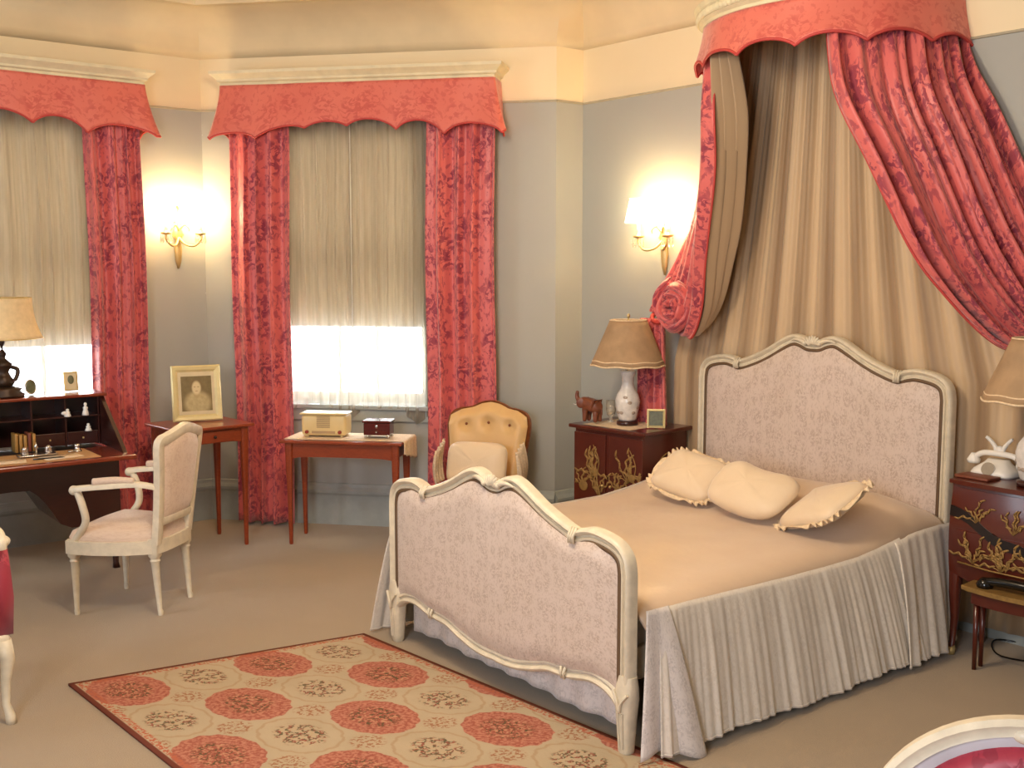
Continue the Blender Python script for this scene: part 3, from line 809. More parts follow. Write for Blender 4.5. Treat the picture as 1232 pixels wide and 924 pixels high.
pillow(0.46, 0.30, 0.13, bedpt(1.42, -0.12, 0.665), (R(-54), R(6), R(-93) + BEDR), 'rounded satin pillow in the middle, overlapping both its neighbours', False, True, 2)
pillow(0.42, 0.31, 0.11, bedpt(1.42, -0.52, 0.66), (R(-60), R(-16), R(-98 - 12) + BEDR), 'satin pillow with frilled edge, right of the three on the bed', True, False, 3)

# ------------------------------------------------------------------ bed canopy
CR = Vector((5.07, 2.88)); CA, CBx = 0.67, 0.60
ZC = 2.93
canopy = empty('bed_canopy', (CR.x, CR.y, ZC), 0, 'half round crown canopy with coral scalloped valance high on the wall over the bed', 'canopy')
def ell_pt(t, k=0.0): return (-(CBx + k) * cos(t), (CA + k) * sin(t))
bm = BM()
outp = []
for i in range(49):
    t = lerp(-PI / 2, PI / 2, i / 48); outp.append([Vector((*ell_pt(t, a), b)) for a, b in ((0, 0), (.012, .004), (.014, .018), (.03, .03), (.034, .06), (.05, .075), (.056, .10), (.045, .105), (-.02, .105), (-.02, 0))])
rings(bm, outp); o = link('crown_cornice', bm, M['cornice'], canopy, True, angle=30)
bm = BM()
def flute(u, v):
    t = lerp(-PI / 2, PI / 2, u); a = 2 * PI * v
    x, y = ell_pt(t, 0.034 + 0.010 * cos(a) * (1 + 0.5 * sin(u * 2 * PI * 70))); return Vector((x, y, 0.052 + 0.022 * sin(a)))
grid(bm, flute, 560, 6, None, closed_v=True)
link('fluted_band', bm, M['cornice'], canopy)
bm = BM(); slab(bm, [ell_pt(lerp(-PI / 2, PI / 2, i / 32), -0.01) for i in range(33)], 0.07, 0.10); link('tester_board', bm, M['lining'], canopy, False)
def cusp_val(u):
    n_ = 7; t = (u * n_) % 1.0; return -0.215 + 0.05 * (1 - abs(2 * t - 1) ** 2) ** 0.75 - 0.035 * (abs(2 * u - 1) ** 8)
def vfn(u, v):
    t = lerp(PI / 2, -PI / 2, u); zb = cusp_val(u)
    e = abs(2 * u - 1) ** 10
    k = 0.004 + 0.035 * v ** 1.5 + 0.02 * e * v + 0.006 * sin(u * 44) * v
    x, y = ell_pt(t, k); return Vector((x, y, lerp(0.002, zb, v)))
bm = BM(); grid(bm, vfn, 200, 12, lambda u, v: (u * 2.1, -v * 0.24)); o = link('valance', bm, M['coral_soft'], canopy); solid(o, 0.008)
bm = BM(); tube(bm, [vfn(i / 200, 1.0) for i in range(201)], 0.008, 6); link('piping', bm, M['coral_piping'], canopy)

# gathered tan backcloth on the wall
def wall_x(y): return RC.x + (RC.y - y) * (RD.x / -RD.y)
def back_fn(u, v):
    z = lerp(2.98, 0.05, v); yt = lerp(CR.y + 0.62, CR.y - 0.62, u)
    sp = (1 + (0.62 if u < .5 else 0.85) * min(1, v / 0.62) ** 1.2); y = CR.y + (yt - CR.y) * sp
    a = u * 2 * PI * 17; f = (sin(a + 0.5 * sin(9 * u)) * 0.6 + 0.4 * sin(2.3 * a + 1) + .4 * sin(.31 * a + 2))
    # at the top the cloth follows the back of the crown, then lies near the wall
    off = 0.030 + 0.022 * (1 - abs(2 * u - 1) ** 3) + 0.016 * f * (0.5 + 0.5 * (1 - v))
    return Vector((wall_x(y) - off, y, z))
bm = BM(); grid(bm, back_fn, 260, 26, lambda u, v: (u * 1.6, 2.9 * (1 - v)))
o = link('canopy_backcloth', bm, M['tan']); solid(o, 0.004); tag(o, 'tan silk backcloth gathered under the crown, fanning down the wall behind the headboard', 'drapery')

def coons(name, top, lead, trail, end, folds, amp, mat, label, seed, inner=True, uvw=1.6, sharp=1.0, bulge=0.0, nv=48):
    """cloth between a trailing edge (u=0) and a leading edge (u=1), both 3-D curves from the crown to the tie"""
    L_ = catmull(lead, 12); T_ = catmull(trail, 12)
    def at(C_, v):
        x = v * (len(C_) - 1); i = min(int(x), len(C_) - 2); return C_[i].lerp(C_[i + 1], x - i)
    Lt, Tt = L_[0], T_[0]; Le, Te = L_[-1], T_[-1]
    rnd = random.Random(seed); ph = [rnd.uniform(0, 6.28) for _ in range(5)]
    def fn(u, v):
        a, b = at(T_, v), at(L_, v); P = a.lerp(b, u)
        tp = top(u) - Lt.lerp(Tt, 1 - u); P = P + tp * max(0, 1 - v * 1.3)
        ed = end(u) - Te.lerp(Le, u); P = P + ed * (v ** 3)
        P.z -= bulge * sin(PI * v) * 4 * u * (1 - u)
        across = (b - a).normalized() if (b - a).length > 1e-4 else Vector((0, 1, 0))
        down = at(T_, min(1, v + .02)).lerp(at(L_, min(1, v + .02)), u) - at(T_, max(0, v - .02)).lerp(at(L_, max(0, v - .02)), u)
        n = across.cross(down.normalized()); n = n.normalized() if n.length > 1e-4 else Vector((-1, 0, 0))
        ang = 2 * PI * folds * (u + .05 * sin(5 * u + ph[0]) + .025 * sin(11 * u + ph[4] + 1.5 * v)) + ph[1] + 1.1 * sin(2.4 * v + ph[3])
        s_ = sin(ang); f = (0.75 + 0.45 * sin(0.37 * ang + 3 * v)) * math.copysign(abs(s_) ** 0.8, s_) + 0.45 * sin(2.2 * ang + ph[2] + 2 * v)
        return P + n * amp * f * (0.45 + 0.8 * sin(PI * min(1, v * 0.9 + 0.1)))
    bm = BM(); ln = sum((L_[i + 1] - L_[i]).length for i in range(len(L_) - 1))
    grid(bm, fn, int(folds * 14), nv, lambda u, v: (u * uvw, ln * (1 - v)))
    root = link(name, bm, [mat, M['lining']], None); m = root.modifiers.new('thickness', 'SOLIDIFY'); m.thickness = 0.008; m.offset = 0; m.material_offset = 1
    av = sum((f.normal * f.area for f in root.data.polygons), Vector())
    if av.dot(Vector((-1, 0, 0)) if not inner else Vector((-.4, 1, 0))) < 0: root.data.flip_normals()
    tag(root, label, 'curtain', 'canopy side curtains')
    bm = BM(); tube(bm, [fn(1.0, j / nv) for j in range(nv + 1)], 0.006, 6); link('edge_cord', bm, M['coral_piping'], root)
    return root, fn
def crown_arc(t0, t1, z):
    def f(u):
        t = lerp(t0, t1, u); x, y = ell_pt(t, -0.02); return Vector((CR.x + x, CR.y + y, z))
    return f
ZT = 2.80
# right swag
tieR = Vector((5.0, 1.62, 1.47))
arcR = crown_arc(-PI / 2, -R(24), ZT)
leadR = [arcR(1), (4.48, 2.53, 2.50), (4.50, 2.374, 2.19), (4.58, 2.20, 1.79), (4.66, 2.09, 1.60), (4.77, 1.95, 1.42), (4.85, 1.84, 1.35), (4.93, 1.73, 1.38), (4.97, 1.66, 1.45)]
trailR = [arcR(0), (5.0, 2.14, 2.60), (5.0, 2.03, 2.40), (4.99, 1.90, 2.14), (4.99, 1.79, 1.92), (5.0, 1.70, 1.72), (5.0, 1.63, 1.55), (5.0, 1.62, 1.50)]
endR = lambda u: Vector((lerp(5.0, 4.97, u), lerp(1.62, 1.66, u), lerp(1.50, 1.45, u)))
cr, crf = coons('canopy_curtain', arcR, leadR, trailR, endR, 7, 0.030, M['coral'], 'large coral damask canopy curtain swept to the right of the bed', 31, False, uvw=1.7, bulge=0.12)
# tail of the right curtain below its tie
o = cloth('curtain_tail', Vector((5.0, 1.66)), RD, inward(RD), 0, 0.20, 0.03, 1.46, 3, 0.03, M['coral'], cr, 33, 0.0, 0.3, 0.005, uvw=0.5)
# left curtain
arcL = crown_arc(PI / 2, R(42), ZT)
leadL = [arcL(1), (4.56, 3.27, 2.50), (4.60, 3.285, 2.22), (4.66, 3.345, 1.95), (4.72, 3.40, 1.75), (4.80, 3.47, 1.50), (4.87, 3.58, 1.34), (4.95, 3.70, 1.36), (5.02, 3.86, 1.42)]
trailL = [arcL(0), (5.12, 3.58, 2.60), (5.12, 3.62, 2.30), (5.11, 3.70, 2.05), (5.10, 3.82, 1.82), (5.09, 3.95, 1.62), (5.08, 4.02, 1.50), (5.08, 4.04, 1.46)]
endL = lambda u: Vector((lerp(5.08, 5.02, u), lerp(4.04, 3.86, u), lerp(1.46, 1.40, u)))
cl, clf = coons('canopy_curtain', arcL, leadL, trailL, endL, 5, 0.024, M['coral'], 'coral damask canopy curtain tied back beside the wall sconce, left of the bed', 36, uvw=1.1)
def lin_at(pts, v):
    i = min(int(v * (len(pts) - 1)), len(pts) - 2); return pts[i].lerp(pts[i + 1], v * (len(pts) - 1) - i)
LA = catmull([Vector(p) + Vector((.03, -.01, 0)) for p in [(4.54, 3.27, 2.78)] + leadL[1:]], 8)
LB = catmull([(4.66, 3.20, 2.80), (4.72, 3.17, 2.50), (4.78, 3.21, 2.22), (4.84, 3.27, 1.95), (4.88, 3.34, 1.75), (4.93, 3.44, 1.52), (4.96, 3.56, 1.38), (5.0, 3.70, 1.36), (5.04, 3.86, 1.42)], 8)
bm = BM(); grid(bm, lambda u, v: lin_at(LA, v).lerp(lin_at(LB, v), u) + Vector((-.02, .01, 0)) * sin(u * 2 * PI * 2.5 + 1 + v) * (1 - .6 * v), 40, 40, lambda u, v: (u * .5, 1.6 * (1 - v)))
o = link('lining_fold', bm, M['lining'], cl); solid(o, .004)
# rosette where it is tied
def rosette(c, r, parent):
    bm = BM()
    def fn(u, v):
        a = 2 * PI * 3.2 * u; rr = r * (0.12 + 0.88 * u) ; k = v * 2 - 1
        rad = rr + 0.18 * r * k
        off = 0.35 * r * (1 - abs(k)) + 0.12 * r * sin(a * 2.7)
        return Vector((c[0] - off - 0.25 * r * (1 - u), c[1] + cos(a) * rad * 0.95, c[2] + sin(a) * rad * 1.1))
    grid(bm, fn, 120, 8, lambda u, v: (u * 1.5, v * 0.2)); o = link('gathered_rosette', bm, M['coral'], parent); solid(o, 0.01)
    bm = BM(); sph(bm, (c[0] + 0.02, c[1], c[2]), (r * 0.35, r * 0.92, r * 1.05), 16); 
    for v_ in bm.verts:
        dv = v_.co - Vector(c); a = math.atan2(dv.z, dv.y); v_.co += dv.normalized() * 0.06 * r * sin(9 * a)
    link('gathered_core', bm, M['coral'], parent)
rosette((4.90, 3.72, 1.50), 0.13, cl)
o = cloth('curtain_tail', Vector((5.02, 4.03)), RD, inward(RD), 0, 0.19, 0.03, 1.42, 3, 0.026, M['coral'], cl, 38, 0.02, 0.5, 0.005, uvw=0.5)
bm = BM(); tube(bm, catmull([(5.10, 4.02, 1.45), (5.03, 3.99, 1.42), (4.97, 3.91, 1.40), (5.0, 3.84, 1.42)], 6), 0.014, 8); link('tieback', bm, M['coral_piping'], cl)

# ------------------------------------------------------------------ wall sconces
def sconce(P, n, label, zb=1.60):
    ang = math.atan2(n.y, n.x)
    root = empty('wall_sconce', (P.x, P.y, zb), ang, label, 'sconce', 'twin candle wall sconces')     # local +x out of the wall
    bm = BM()
    loft(bm, [(0.012, 0, -0.05, .004, .006), (0.016, 0, 0.0, .012, .020), (0.018, 0, .08, .016, .026), (0.02, 0, .14, .014, .020), (0.022, 0, .17, .026, .040), (0.02, 0, .21, .016, .024), (0.018, 0, .27, .012, .016), (0.014, 0, .32, .018, .026), (0.012, 0, .36, .006, .008)], 14)
    link('backplate', bm, M['gold'], root)
    for sg in (-1, 1):
        bm = BM(); ey = sg * 0.115; ex = 0.12
        tube(bm, catmull([(0.03, 0, .16), (0.07, sg * .03, .11), (0.11, sg * .075, .10), (ex, ey, .14), (ex, ey, .17)], 7), 0.008, 8)
        tube(bm, catmull([(0.04, 0, .20), (0.06, sg * .03, .235), (0.07, sg * .055, .215), (0.06, sg * .06, .195)], 6), [0.007, 0.003], 6)
        link('arm', bm, M['gold'], root)
        bm = BM(); lathe(bm, (ex, ey, .165), [(.006, 0), (.030, .008), (.036, .016), (.012, .02), (.013, .03), (.012, .032)], 16); link('drip_pan', bm, M['gold'], root)
        for q in range(7):
            a = 2 * PI * q / 7; bm = BM(); xx, yy = ex + cos(a) * .032, ey + sin(a) * .032
            loft(bm, [(xx, yy, .112, .001, .001), (xx, yy, .125, .006, .006), (xx, yy, .145, .004, .004), (xx, yy, .172, .001, .001)], 6); link('crystal_drop', bm, M['crystal'], root, False)
        bm = BM(); lathe(bm, (ex, ey, .19), [(.010, 0), (.010, .085), (.007, .09), (.002, .092)], 12); link('candle_tube', bm, M['white'], root)
        bm = BM()
        uvl = None
        grid(bm, lambda u, v: Vector((ex + cos(2 * PI * u) * lerp(.080, .052, v), ey + sin(2 * PI * u) * lerp(.080, .052, v), lerp(.260, .400, v))), 24, 4, None, closed_u=True)
        o = link('candle_shade', bm, M['glow'], root); solid(o, 0.002)
        Lp = Matrix.Translation((P.x, P.y, zb)) @ Matrix.Rotation(ang, 4, 'Z') @ Vector((ex, ey, .42))
    d_ = bpy.data.lights.new('sconce_bulb', 'POINT'); d_.energy = 3.5; d_.color = (1.0, 0.76, 0.44); d_.shadow_soft_size = 0.22
    lo = bpy.data.objects.new('sconce_bulb', d_); COL.objects.link(lo); lo.parent = root; lo.location = (0.17, 0, 0.40)
    return root
Pn = LC - LD * 0.19
sconce(Pn, nL, 'gilt wall sconce with two lit shades between the left and middle windows', 1.76)
yS = 3.99; nR = inward(RD)
sconce(Vector((wall_x(yS), yS)), nR, 'gilt crystal wall sconce with two lit shades above the nightstand lamp', 1.72)

# ------------------------------------------------------------------ rug
Ar, Br = Vector((1.682, 4.348)), Vector((2.925, 4.003)); du = (Br - Ar)
Dr = Ar + Vector((-0.045, -1.0)) * 3.05; Cr_ = Br + Vector((-0.0157, -1.0)) * 2.78
bm = BM()
def rug_fn(u, v):
    a = Ar.lerp(Br, u); b = Dr.lerp(Cr_, u); p = a.lerp(b, v); return Vector((p.x, p.y, 0.010))
grid(bm, rug_fn, 40, 80, lambda u, v: (lerp(-0.012, 1.285, u), lerp(0.0, 2.95, v)))
o = link('floral_rug', bm, M['rug']); solid(o, 0.009, -1); tag(o, 'cream needlepoint rug with coral medallions on the carpet at the foot of the bed', 'rug')

# ------------------------------------------------------------------ tables
def side_table(loc, rz, Lx, Dy, H_, label, topmat, tag_group, leg_in=0.03, drawer=True, scal=False, taper=1.0):
    root = empty('side_table', loc, rz, label, 'table')                 # local x along the front, y towards the back
    bm = BM(); pts = [(0 - .02, -.02), (Lx + .02, -.02), (Lx + .02, Dy + .02), (-.02, Dy + .02)]
    slab(bm, pts, H_ - 0.018, H_, 0.005); link('tabletop', bm, topmat, root, False)
    bm = BM()
    ap = 0.105
    def apron(p0, p1):
        n_ = 24; d = Vector(p1) - Vector(p0); nn = Vector((d.y, -d.x)).normalized() * 0.009
        outp = []
        for i in range(n_ + 1):
            t = i / n_; p = Vector(p0) + d * t; zb = H_ - 0.018 - ap - 0.0 + 0.018 * (1 - (abs(2 * t - 1)) ** 6)
            outp.append([Vector((p.x + nn.x, p.y + nn.y, zb)), Vector((p.x - nn.x, p.y - nn.y, zb)), Vector((p.x - nn.x, p.y - nn.y, H_ - 0.018)), Vector((p.x + nn.x, p.y + nn.y, H_ - 0.018))])
        rings(bm, outp)
    i_ = leg_in
    apron((i_, i_), (Lx - i_, i_)); apron((Lx - i_, i_), (Lx - i_, Dy - i_)); apron((i_, Dy - i_), (Lx - i_, Dy - i_)); apron((i_, i_), (i_, Dy - i_))
    link('apron', bm, M['cherry'], root, False)
    for x in (i_, Lx - i_):
        for y in (i_, Dy - i_):
            bm = BM(); sx = -1 if x == i_ else 1; sy = -1 if y == i_ else 1
            loft(bm, [(x, y, 0, .010, .010, 3), (x, y, .012, .012, .012, 3), (x, y, H_ * .45, .0155, .0155, 4), (x, y, H_ - .20, .021, .021, 4), (x, y, H_ - .018, .024, .024, 5)], 16)
            link('leg', bm, M['cherry'], root, True, angle=40)
    if drawer:
        bm = BM(); box(bm, (Lx / 2, i_ - .012, H_ - .066), (Lx * .55, .012, .070), .003); dr = link('drawer', bm, M['cherry'], root, False)
        bm = BM(); sph(bm, (Lx / 2, i_ - .028, H_ - .066), .010); link('knob', bm, M['bronze'], dr)
    return root
angL = math.atan2(LD.y, LD.x); angC = math.atan2(DC.y, DC.x)
T1 = side_table((2.975, 5.865, 0), R(-2), 0.465, 0.42, 0.765, 'cherry side table in the corner holding the framed portrait', M['cherry'], None)
T2 = side_table((3.575, 5.70, 0), angC + R(2), 0.735, 0.33, 0.66, 'cherry side table below the middle window holding the radio and lace cloth', M['cherry'], None, 0.03, False)

def frame_of(root): return Matrix.Translation(root.location) @ Matrix.Rotation(root.rotation_euler.z, 4, 'Z')
# portrait frame
pf = empty('portrait_frame', (3.235, 6.12, 0.770), R(-18), 'large gilt framed sepia portrait photograph standing on the corner table', 'picture frame')
pf.rotation_euler.x = R(-8)
W_, H_ = 0.30, 0.345
bm = BM()
sweep(bm, [(0 - W_ / 2, 0, 0.0), (W_ / 2, 0, 0.0), (W_ / 2, 0, H_), (-W_ / 2, 0, H_)], [(0, -.008), (0, .006), (.008, .012), (.026, .010), (.040, .002), (.040, -.008)], (0, -1, 0), closed=True)
link('frame_moulding', bm, M['paleframe'], pf, False)
bm = BM(); box(bm, (0, .002, H_ / 2), (W_ - .03, .008, H_ - .03)); link('photo_mount', bm, M['photo'], pf, False)
bm = BM(); grid(bm, lambda u, v: Vector((lerp(-.092, .092, u), -.0035, lerp(.062, .278, v))), 1, 1); link('portrait_photo', bm, M['portrait'], pf, False)
bm = BM(); box(bm, (0, .055, .11), (.05, .004, .25), 0, Matrix.Rotation(R(20), 4, 'X')); link('easel_strut', bm, M['walnut'], pf, False)

def on_table(T, x, y, z): 
    v = frame_of(T) @ Vector((x, y, z)); return v
# lace runner
v = frame_of(T2)
bm = BM()
def lace(u, v_):
    x = lerp(0.0, 0.735 + 0.02 + 0.15, u); y = lerp(0.03, 0.33, v_)
    if x < 0.757: return Vector((x, y - 0.01, 0.6635))
    d = x - 0.757; return Vector((0.762 + 0.006 * sin(v_ * 20) * min(1, d * 12), y - 0.01, 0.6635 - d * (0.55 + 0.45 * v_) + 0.004 * sin(v_ * 40)))
grid(bm, lace, 60, 30)
o = link('lace_cloth', bm, M['lace']); o.location = T2.location; o.rotation_euler = T2.rotation_euler; solid(o, 0.002)
tag(o, 'ecru lace cloth laid on the radio table and hanging over its right end', 'cloth')
# radio
rp = on_table(T2, 0.225, 0.12, 0.6655)
rad = empty('radio', rp, angC + R(4), 'cream tabletop radio with two red knobs beneath the middle window', 'radio')
bm = BM(); box(bm, (0, 0.06, 0.075), (0.285, 0.15, 0.135), 0.022, seg=4); box(bm, (0, .05, .146), (.30, .15, .012), .006); link('case', bm, M['radio'], rad, True, angle=50)
bm = BM()
for q in range(9): box(bm, (-0.0, -.0165, .062 + q * .0085), (.085, .004, .004), .001)
link('speaker_grille', bm, M['grille'], rad, False)
bm = BM(); box(bm, (0, -.016, .032), (.15, .004, .016), .002); link('dial', bm, M['grille'], rad, False)
for sx in (-1, 1):
    bm = BM(); tube(bm, [(sx * .105, -.014, .034), (sx * .105, -.028, .034)], .011, 16); link('knob', bm, M['knob'], rad)
for sx in (-1, 1):
    for y in (.01, .11):
        bm = BM(); lathe(bm, (sx * .11, y, 0), [(.010, 0), (.010, .010)], 12); link('foot', bm, M['radio'], rad)
# jewellery box
jp = on_table(T2, 0.565, 0.125, 0.6655)
jb = empty('jewellery_box', jp, angC + R(4), 'small oxblood wooden box on four feet beside the radio', 'box')
bm = BM(); box(bm, (0, .04, .058), (.165, .12, .075), .004); link('body', bm, M['boxwood'], jb, False)
bm = BM(); box(bm, (0, .04, .104), (.180, .135, .014), .005); link('lid', bm, M['boxwood'], jb, False)
bm = BM(); box(bm, (0, -.021, .041), (.145, .006, .024), .002); dr = link('drawer', bm, M['boxwood'], jb, False)
bm = BM(); sph(bm, (0, -.027, .041), .006); link('knob', bm, M['silver'], dr)
bm = BM(); box(bm, (0, -.022, .075), (.012, .004, .020), .002); link('clasp', bm, M['silver'], jb)
for sx in (-1, 1):
    for y in (-.01, .09):
        bm = BM(); lathe(bm, (sx * .072, y, 0), [(.008, 0), (.011, .006), (.006, .014), (.010, .022)], 12); link('foot', bm, M['silver'], jb)

# ------------------------------------------------------------------ writing desk
desk = empty('writing_desk', (2.60, 5.66, 0), angL, 'dark mahogany slant front writing desk, lid open, in front of the left window', 'desk')
# local: x along wall (negative to the left), y to the wall
Wd = 1.16
def yz_prism(bm, prof, x0, x1):
    rings(bm, [[Vector((x, y, z)) for y, z in prof] for x in (x0, x1)])
# carcase with kneehole
bm = BM()
YF, YB = 0.26, 0.74
def low(x):                                                            # bottom edge of the front, x from 0 (right) to -Wd
    t = -x
    if t > Wd / 2: t = Wd - t
    return interp([(0, .27), (.27, .27), (.33, .30), (.40, .42), (.44, .47), (.48, .505), (.6, .51)], t)
N_ = 60
ringsF = []
for i in range(N_ + 1):
    x = lerp(-0.0, -Wd, i / N_); zb = low(x); ringsF.append([Vector((x, YF, zb)), Vector((x, YB, zb)), Vector((x, YB, .665)), Vector((x, YF, .665))])
rings(bm, ringsF); link('carcase', bm, M['mahogany'], desk, True, angle=25)
for sx in (0, 1):
    bm = BM(); x = -0.03 - sx * (Wd - .06)
    for yy in (YF + .03, YB - .03):
        bm = BM(); sg = 1 if sx == 0 else -1
        loft(bm, [(x + sg * .0, yy - .01, 0, .020, .020, 3), (x, yy, .03, .015, .015, 3), (x, yy, .12, .018, .018, 3), (x, yy, .22, .028, .028, 3), (x, yy, .29, .030, .030, 4)], 16); link('leg', bm, M['mahogany'], desk)
# writing surface (the dropped front) and upper cabinet
bm = BM(); slab(bm, [(-Wd - .02, 0.0), (.02, 0.0), (.02, YF + .14), (-Wd - .02, YF + .14)], .665, .69, .006); link('fall_front', bm, M['mahogany_top'], desk, False)
bm = BM(); slab(bm, [(-Wd + .10, .05), (-.16, .05), (-.16, .37), (-Wd + .10, .37)], .690, .693); link('blotter', bm, M['leather'], desk, False)
for x0, x1 in ((-.022, 0.0), (-Wd, -Wd + .022)):
    bm = BM(); yz_prism(bm, [(0.10, .690), (.50, .972), (.74, .972), (.74, .690)], x0, x1); link('side_panel', bm, M['mahogany'], desk, False)
bm = BM(); box(bm, (-Wd / 2, .73, .83), (Wd, .016, .29)); link('back_panel', bm, M['mahogany'], desk, False)
bm = BM(); slab(bm, [(-Wd - .012, .47), (.012, .47), (.012, .755), (-Wd - .012, .755)], .972, .990, .005); link('top_shelf', bm, M['mahogany_top'], desk, False)
bm = BM()
for z in (.86,): box(bm, (-Wd / 2, .62, z), (Wd - .04, .22, .008))
for i in range(7): box(bm, (-.03 - i * (Wd - .06) / 6, .62, .83), (.008, .22, .28))
link('pigeonholes', bm, M['mahogany'], desk, False)
for i in (0, 1, 4, 5):
    xc = -.03 - (i + .5) * (Wd - .06) / 6
    bm = BM(); box(bm, (xc, .515, .735), ((Wd - .06) / 6 - .012, .012, .075), .003); dr = link('drawer', bm, M['mahogany'], desk, False)
    bm = BM(); sph(bm, (xc, .503, .735), .006); link('knob', bm, M['gold'], dr)
FD = frame_of(desk)
def on_desk(x, y, z): return FD @ Vector((x, y, z))
# books in the pigeonhole
for i in range(5):
    bm = BM(); w__ = .020; h_ = .105 - .006 * (i % 3); box(bm, (0, .04, h_ / 2), (w__ - .003, .09, h_), .003)
    p = on_desk(-.50 + i * .023, .43, .6935)
    o = link('book', bm, M['book'] if i != 3 else M['book_red']); o.location = p; o.rotation_euler.z = angL
    tag(o, ['narrow gilt-spined book at the left end of the desk row', 'gilt-spined book second from the left in the desk row', 'gilt-spined book in the middle of the desk row', 'worn reddish book second from the right in the desk row', 'gilt-spined book at the right end of the desk row'][i], 'book', 'small books in the desk')
# inkstand
ik = empty('inkstand', on_desk(-.44, .25, .693), angL, 'silver inkstand with two pots on the desk blotter', 'inkstand')
bm = BM(); box(bm, (0, 0, .010), (.20, .08, .008), .003)
for sx in (-1, 1):
    for sy in (-1, 1): sph(bm, (sx * .085, sy * .03, .004), .005, 8)
link('tray', bm, M['silver'], ik)
for sx in (-1, 1):
    bm = BM(); lathe(bm, (sx * .06, 0, .014), [(.018, 0), (.020, .012), (.016, .028), (.018, .032), (.010, .040), (.003, .044)], 16); link('ink_pot', bm, M['silver'], ik)
bm = BM(); lathe(bm, (0, .01, .014), [(.008, 0), (.004, .02), (.012, .035), (.005, .05), (.001, .062)], 12); link('finial', bm, M['silver'], ik)
bl = empty('desk_bell', on_desk(-.22, .28, .693), angL, 'little silver pot near the right end of the blotter', 'pot')
bm = BM(); lathe(bm, (0, 0, 0), [(.026, 0), (.024, .010), (.014, .014), (.015, .030), (.017, .044)], 16); link('bowl', bm, M['silver'], bl)
bm = BM(); tube(bm, [(-.02, -.02, .008), (-.055, -.025, .007)], .006, 8); link('handle', bm, M['silver'], bl)
pen = BM(); tube(pen, [(-.11, 0, .005), (0, .0, .005), (.02, 0, .005)], [.004, .002], 8) if False else tube(pen, [(-.09, 0, .004), (.05, 0, .004), (.07, 0, .003)], [.004, .004, .001], 8)
o = link('pen', pen, M['black']); o.location = on_desk(-.40, .12, .694); o.rotation_euler.z = angL + R(-4); tag(o, 'dark pen lying on the desk blotter in front of the inkstand', 'pen')
for k, (dx, lab) in enumerate(((-.34, 'pale sheet of letter paper left on the blotter'), (-.62, 'pale sheet of letter paper at the left of the blotter'))):
    bm = BM(); box(bm, (0, 0, .001), (.20, .13, .0012)); o = link('letter_paper', bm, M['lace']); o.location = on_desk(dx, .15, .6935); o.rotation_euler.z = angL + R(8 - 20 * k); tag(o, lab, 'paper')
# white figurines in pigeonholes
for k, (x, z, h_, lab) in enumerate(((-.105, .865, .075, 'tallest white china figurine on the desk pigeonhole shelf'), (-.205, .865, .045, 'small white china bird on the desk pigeonhole shelf'), (-.095, .775, .045, 'small white china figurine low in the right of the desk'))):
    bm = BM(); lathe(bm, (0, 0, 0), [(.020, 0), (.018, h_ * .2), (.012, h_ * .45), (.015, h_ * .6), (.006, h_ * .72), (.010, h_ * .85), (.006, h_ * .97), (.001, h_)], 14)
    if k == 1: sph(bm, (-.015, 0, h_ * .45), (.022, .010, .012), 10)
    o = link('china_figurine', bm, M['white']); o.location = on_desk(x, .50 if k < 2 else .492, z if k < 2 else .7735); tag(o, lab, 'figurine', 'white china figurines in the desk')
# desk lamp
dl = empty('table_lamp', (2.165, 6.33, 0.9905), 0, 'bronze figure lamp with cream bell shade on the desk top', 'lamp')
bm = BM(); lathe(bm, (0, 0, 0), [(.105, 0), (.11, .012), (.085, .03), (.095, .045), (.06, .055), (.05, .06)], 24); link('base', bm, M['bronze'], dl)
bm = BM(); lathe(bm, (0, 0, .055), [(.045, 0), (.062, .03), (.040, .06), (.030, .085), (.046, .115), (.050, .13), (.028, .15), (.014, .165), (.020, .178), (.022, .19), (.012, .205), (.004, .215)], 18)
tube(bm, catmull([(.03, 0, .17), (.075, -.01, .15), (.06, -.02, .10), (.03, -.02, .085)], 5), .012, 8)
tube(bm, catmull([(-.03, 0, .17), (-.07, .01, .14), (-.055, .0, .09), (-.02, .0, .075)], 5), .012, 8)
link('figure', bm, M['bronze'], dl)
bm = BM(); tube(bm, [(0, 0, .26), (0, 0, .56)], .005, 8); sph(bm, (0, 0, .305), (.016, .016, .022)); link('stem', bm, M['bronze'], dl)
def bell(bm, r0, r1, z0, z1, n=40, e=1.8, c=(0, 0)):
    grid(bm, lambda u, v: Vector((c[0] + cos(2 * PI * u) * (r1 + (r0 - r1) * (1 - v) ** e), c[1] + sin(2 * PI * u) * (r1 + (r0 - r1) * (1 - v) ** e), lerp(z0, z1, v))), n, 10, None, closed_u=True)
bm = BM(); bell(bm, .215, .165, .328, .555, e=2.2); o = link('lamp_shade', bm, M['shade'], dl); solid(o, .003)
for r, z in ((.215, .33), (.165, .555)):
    bm = BM(); tube(bm, [(cos(2 * PI * k / 40) * r, sin(2 * PI * k / 40) * r, z) for k in range(40)], .003, 6, closed=True); link('shade_trim', bm, M['gold'], dl)
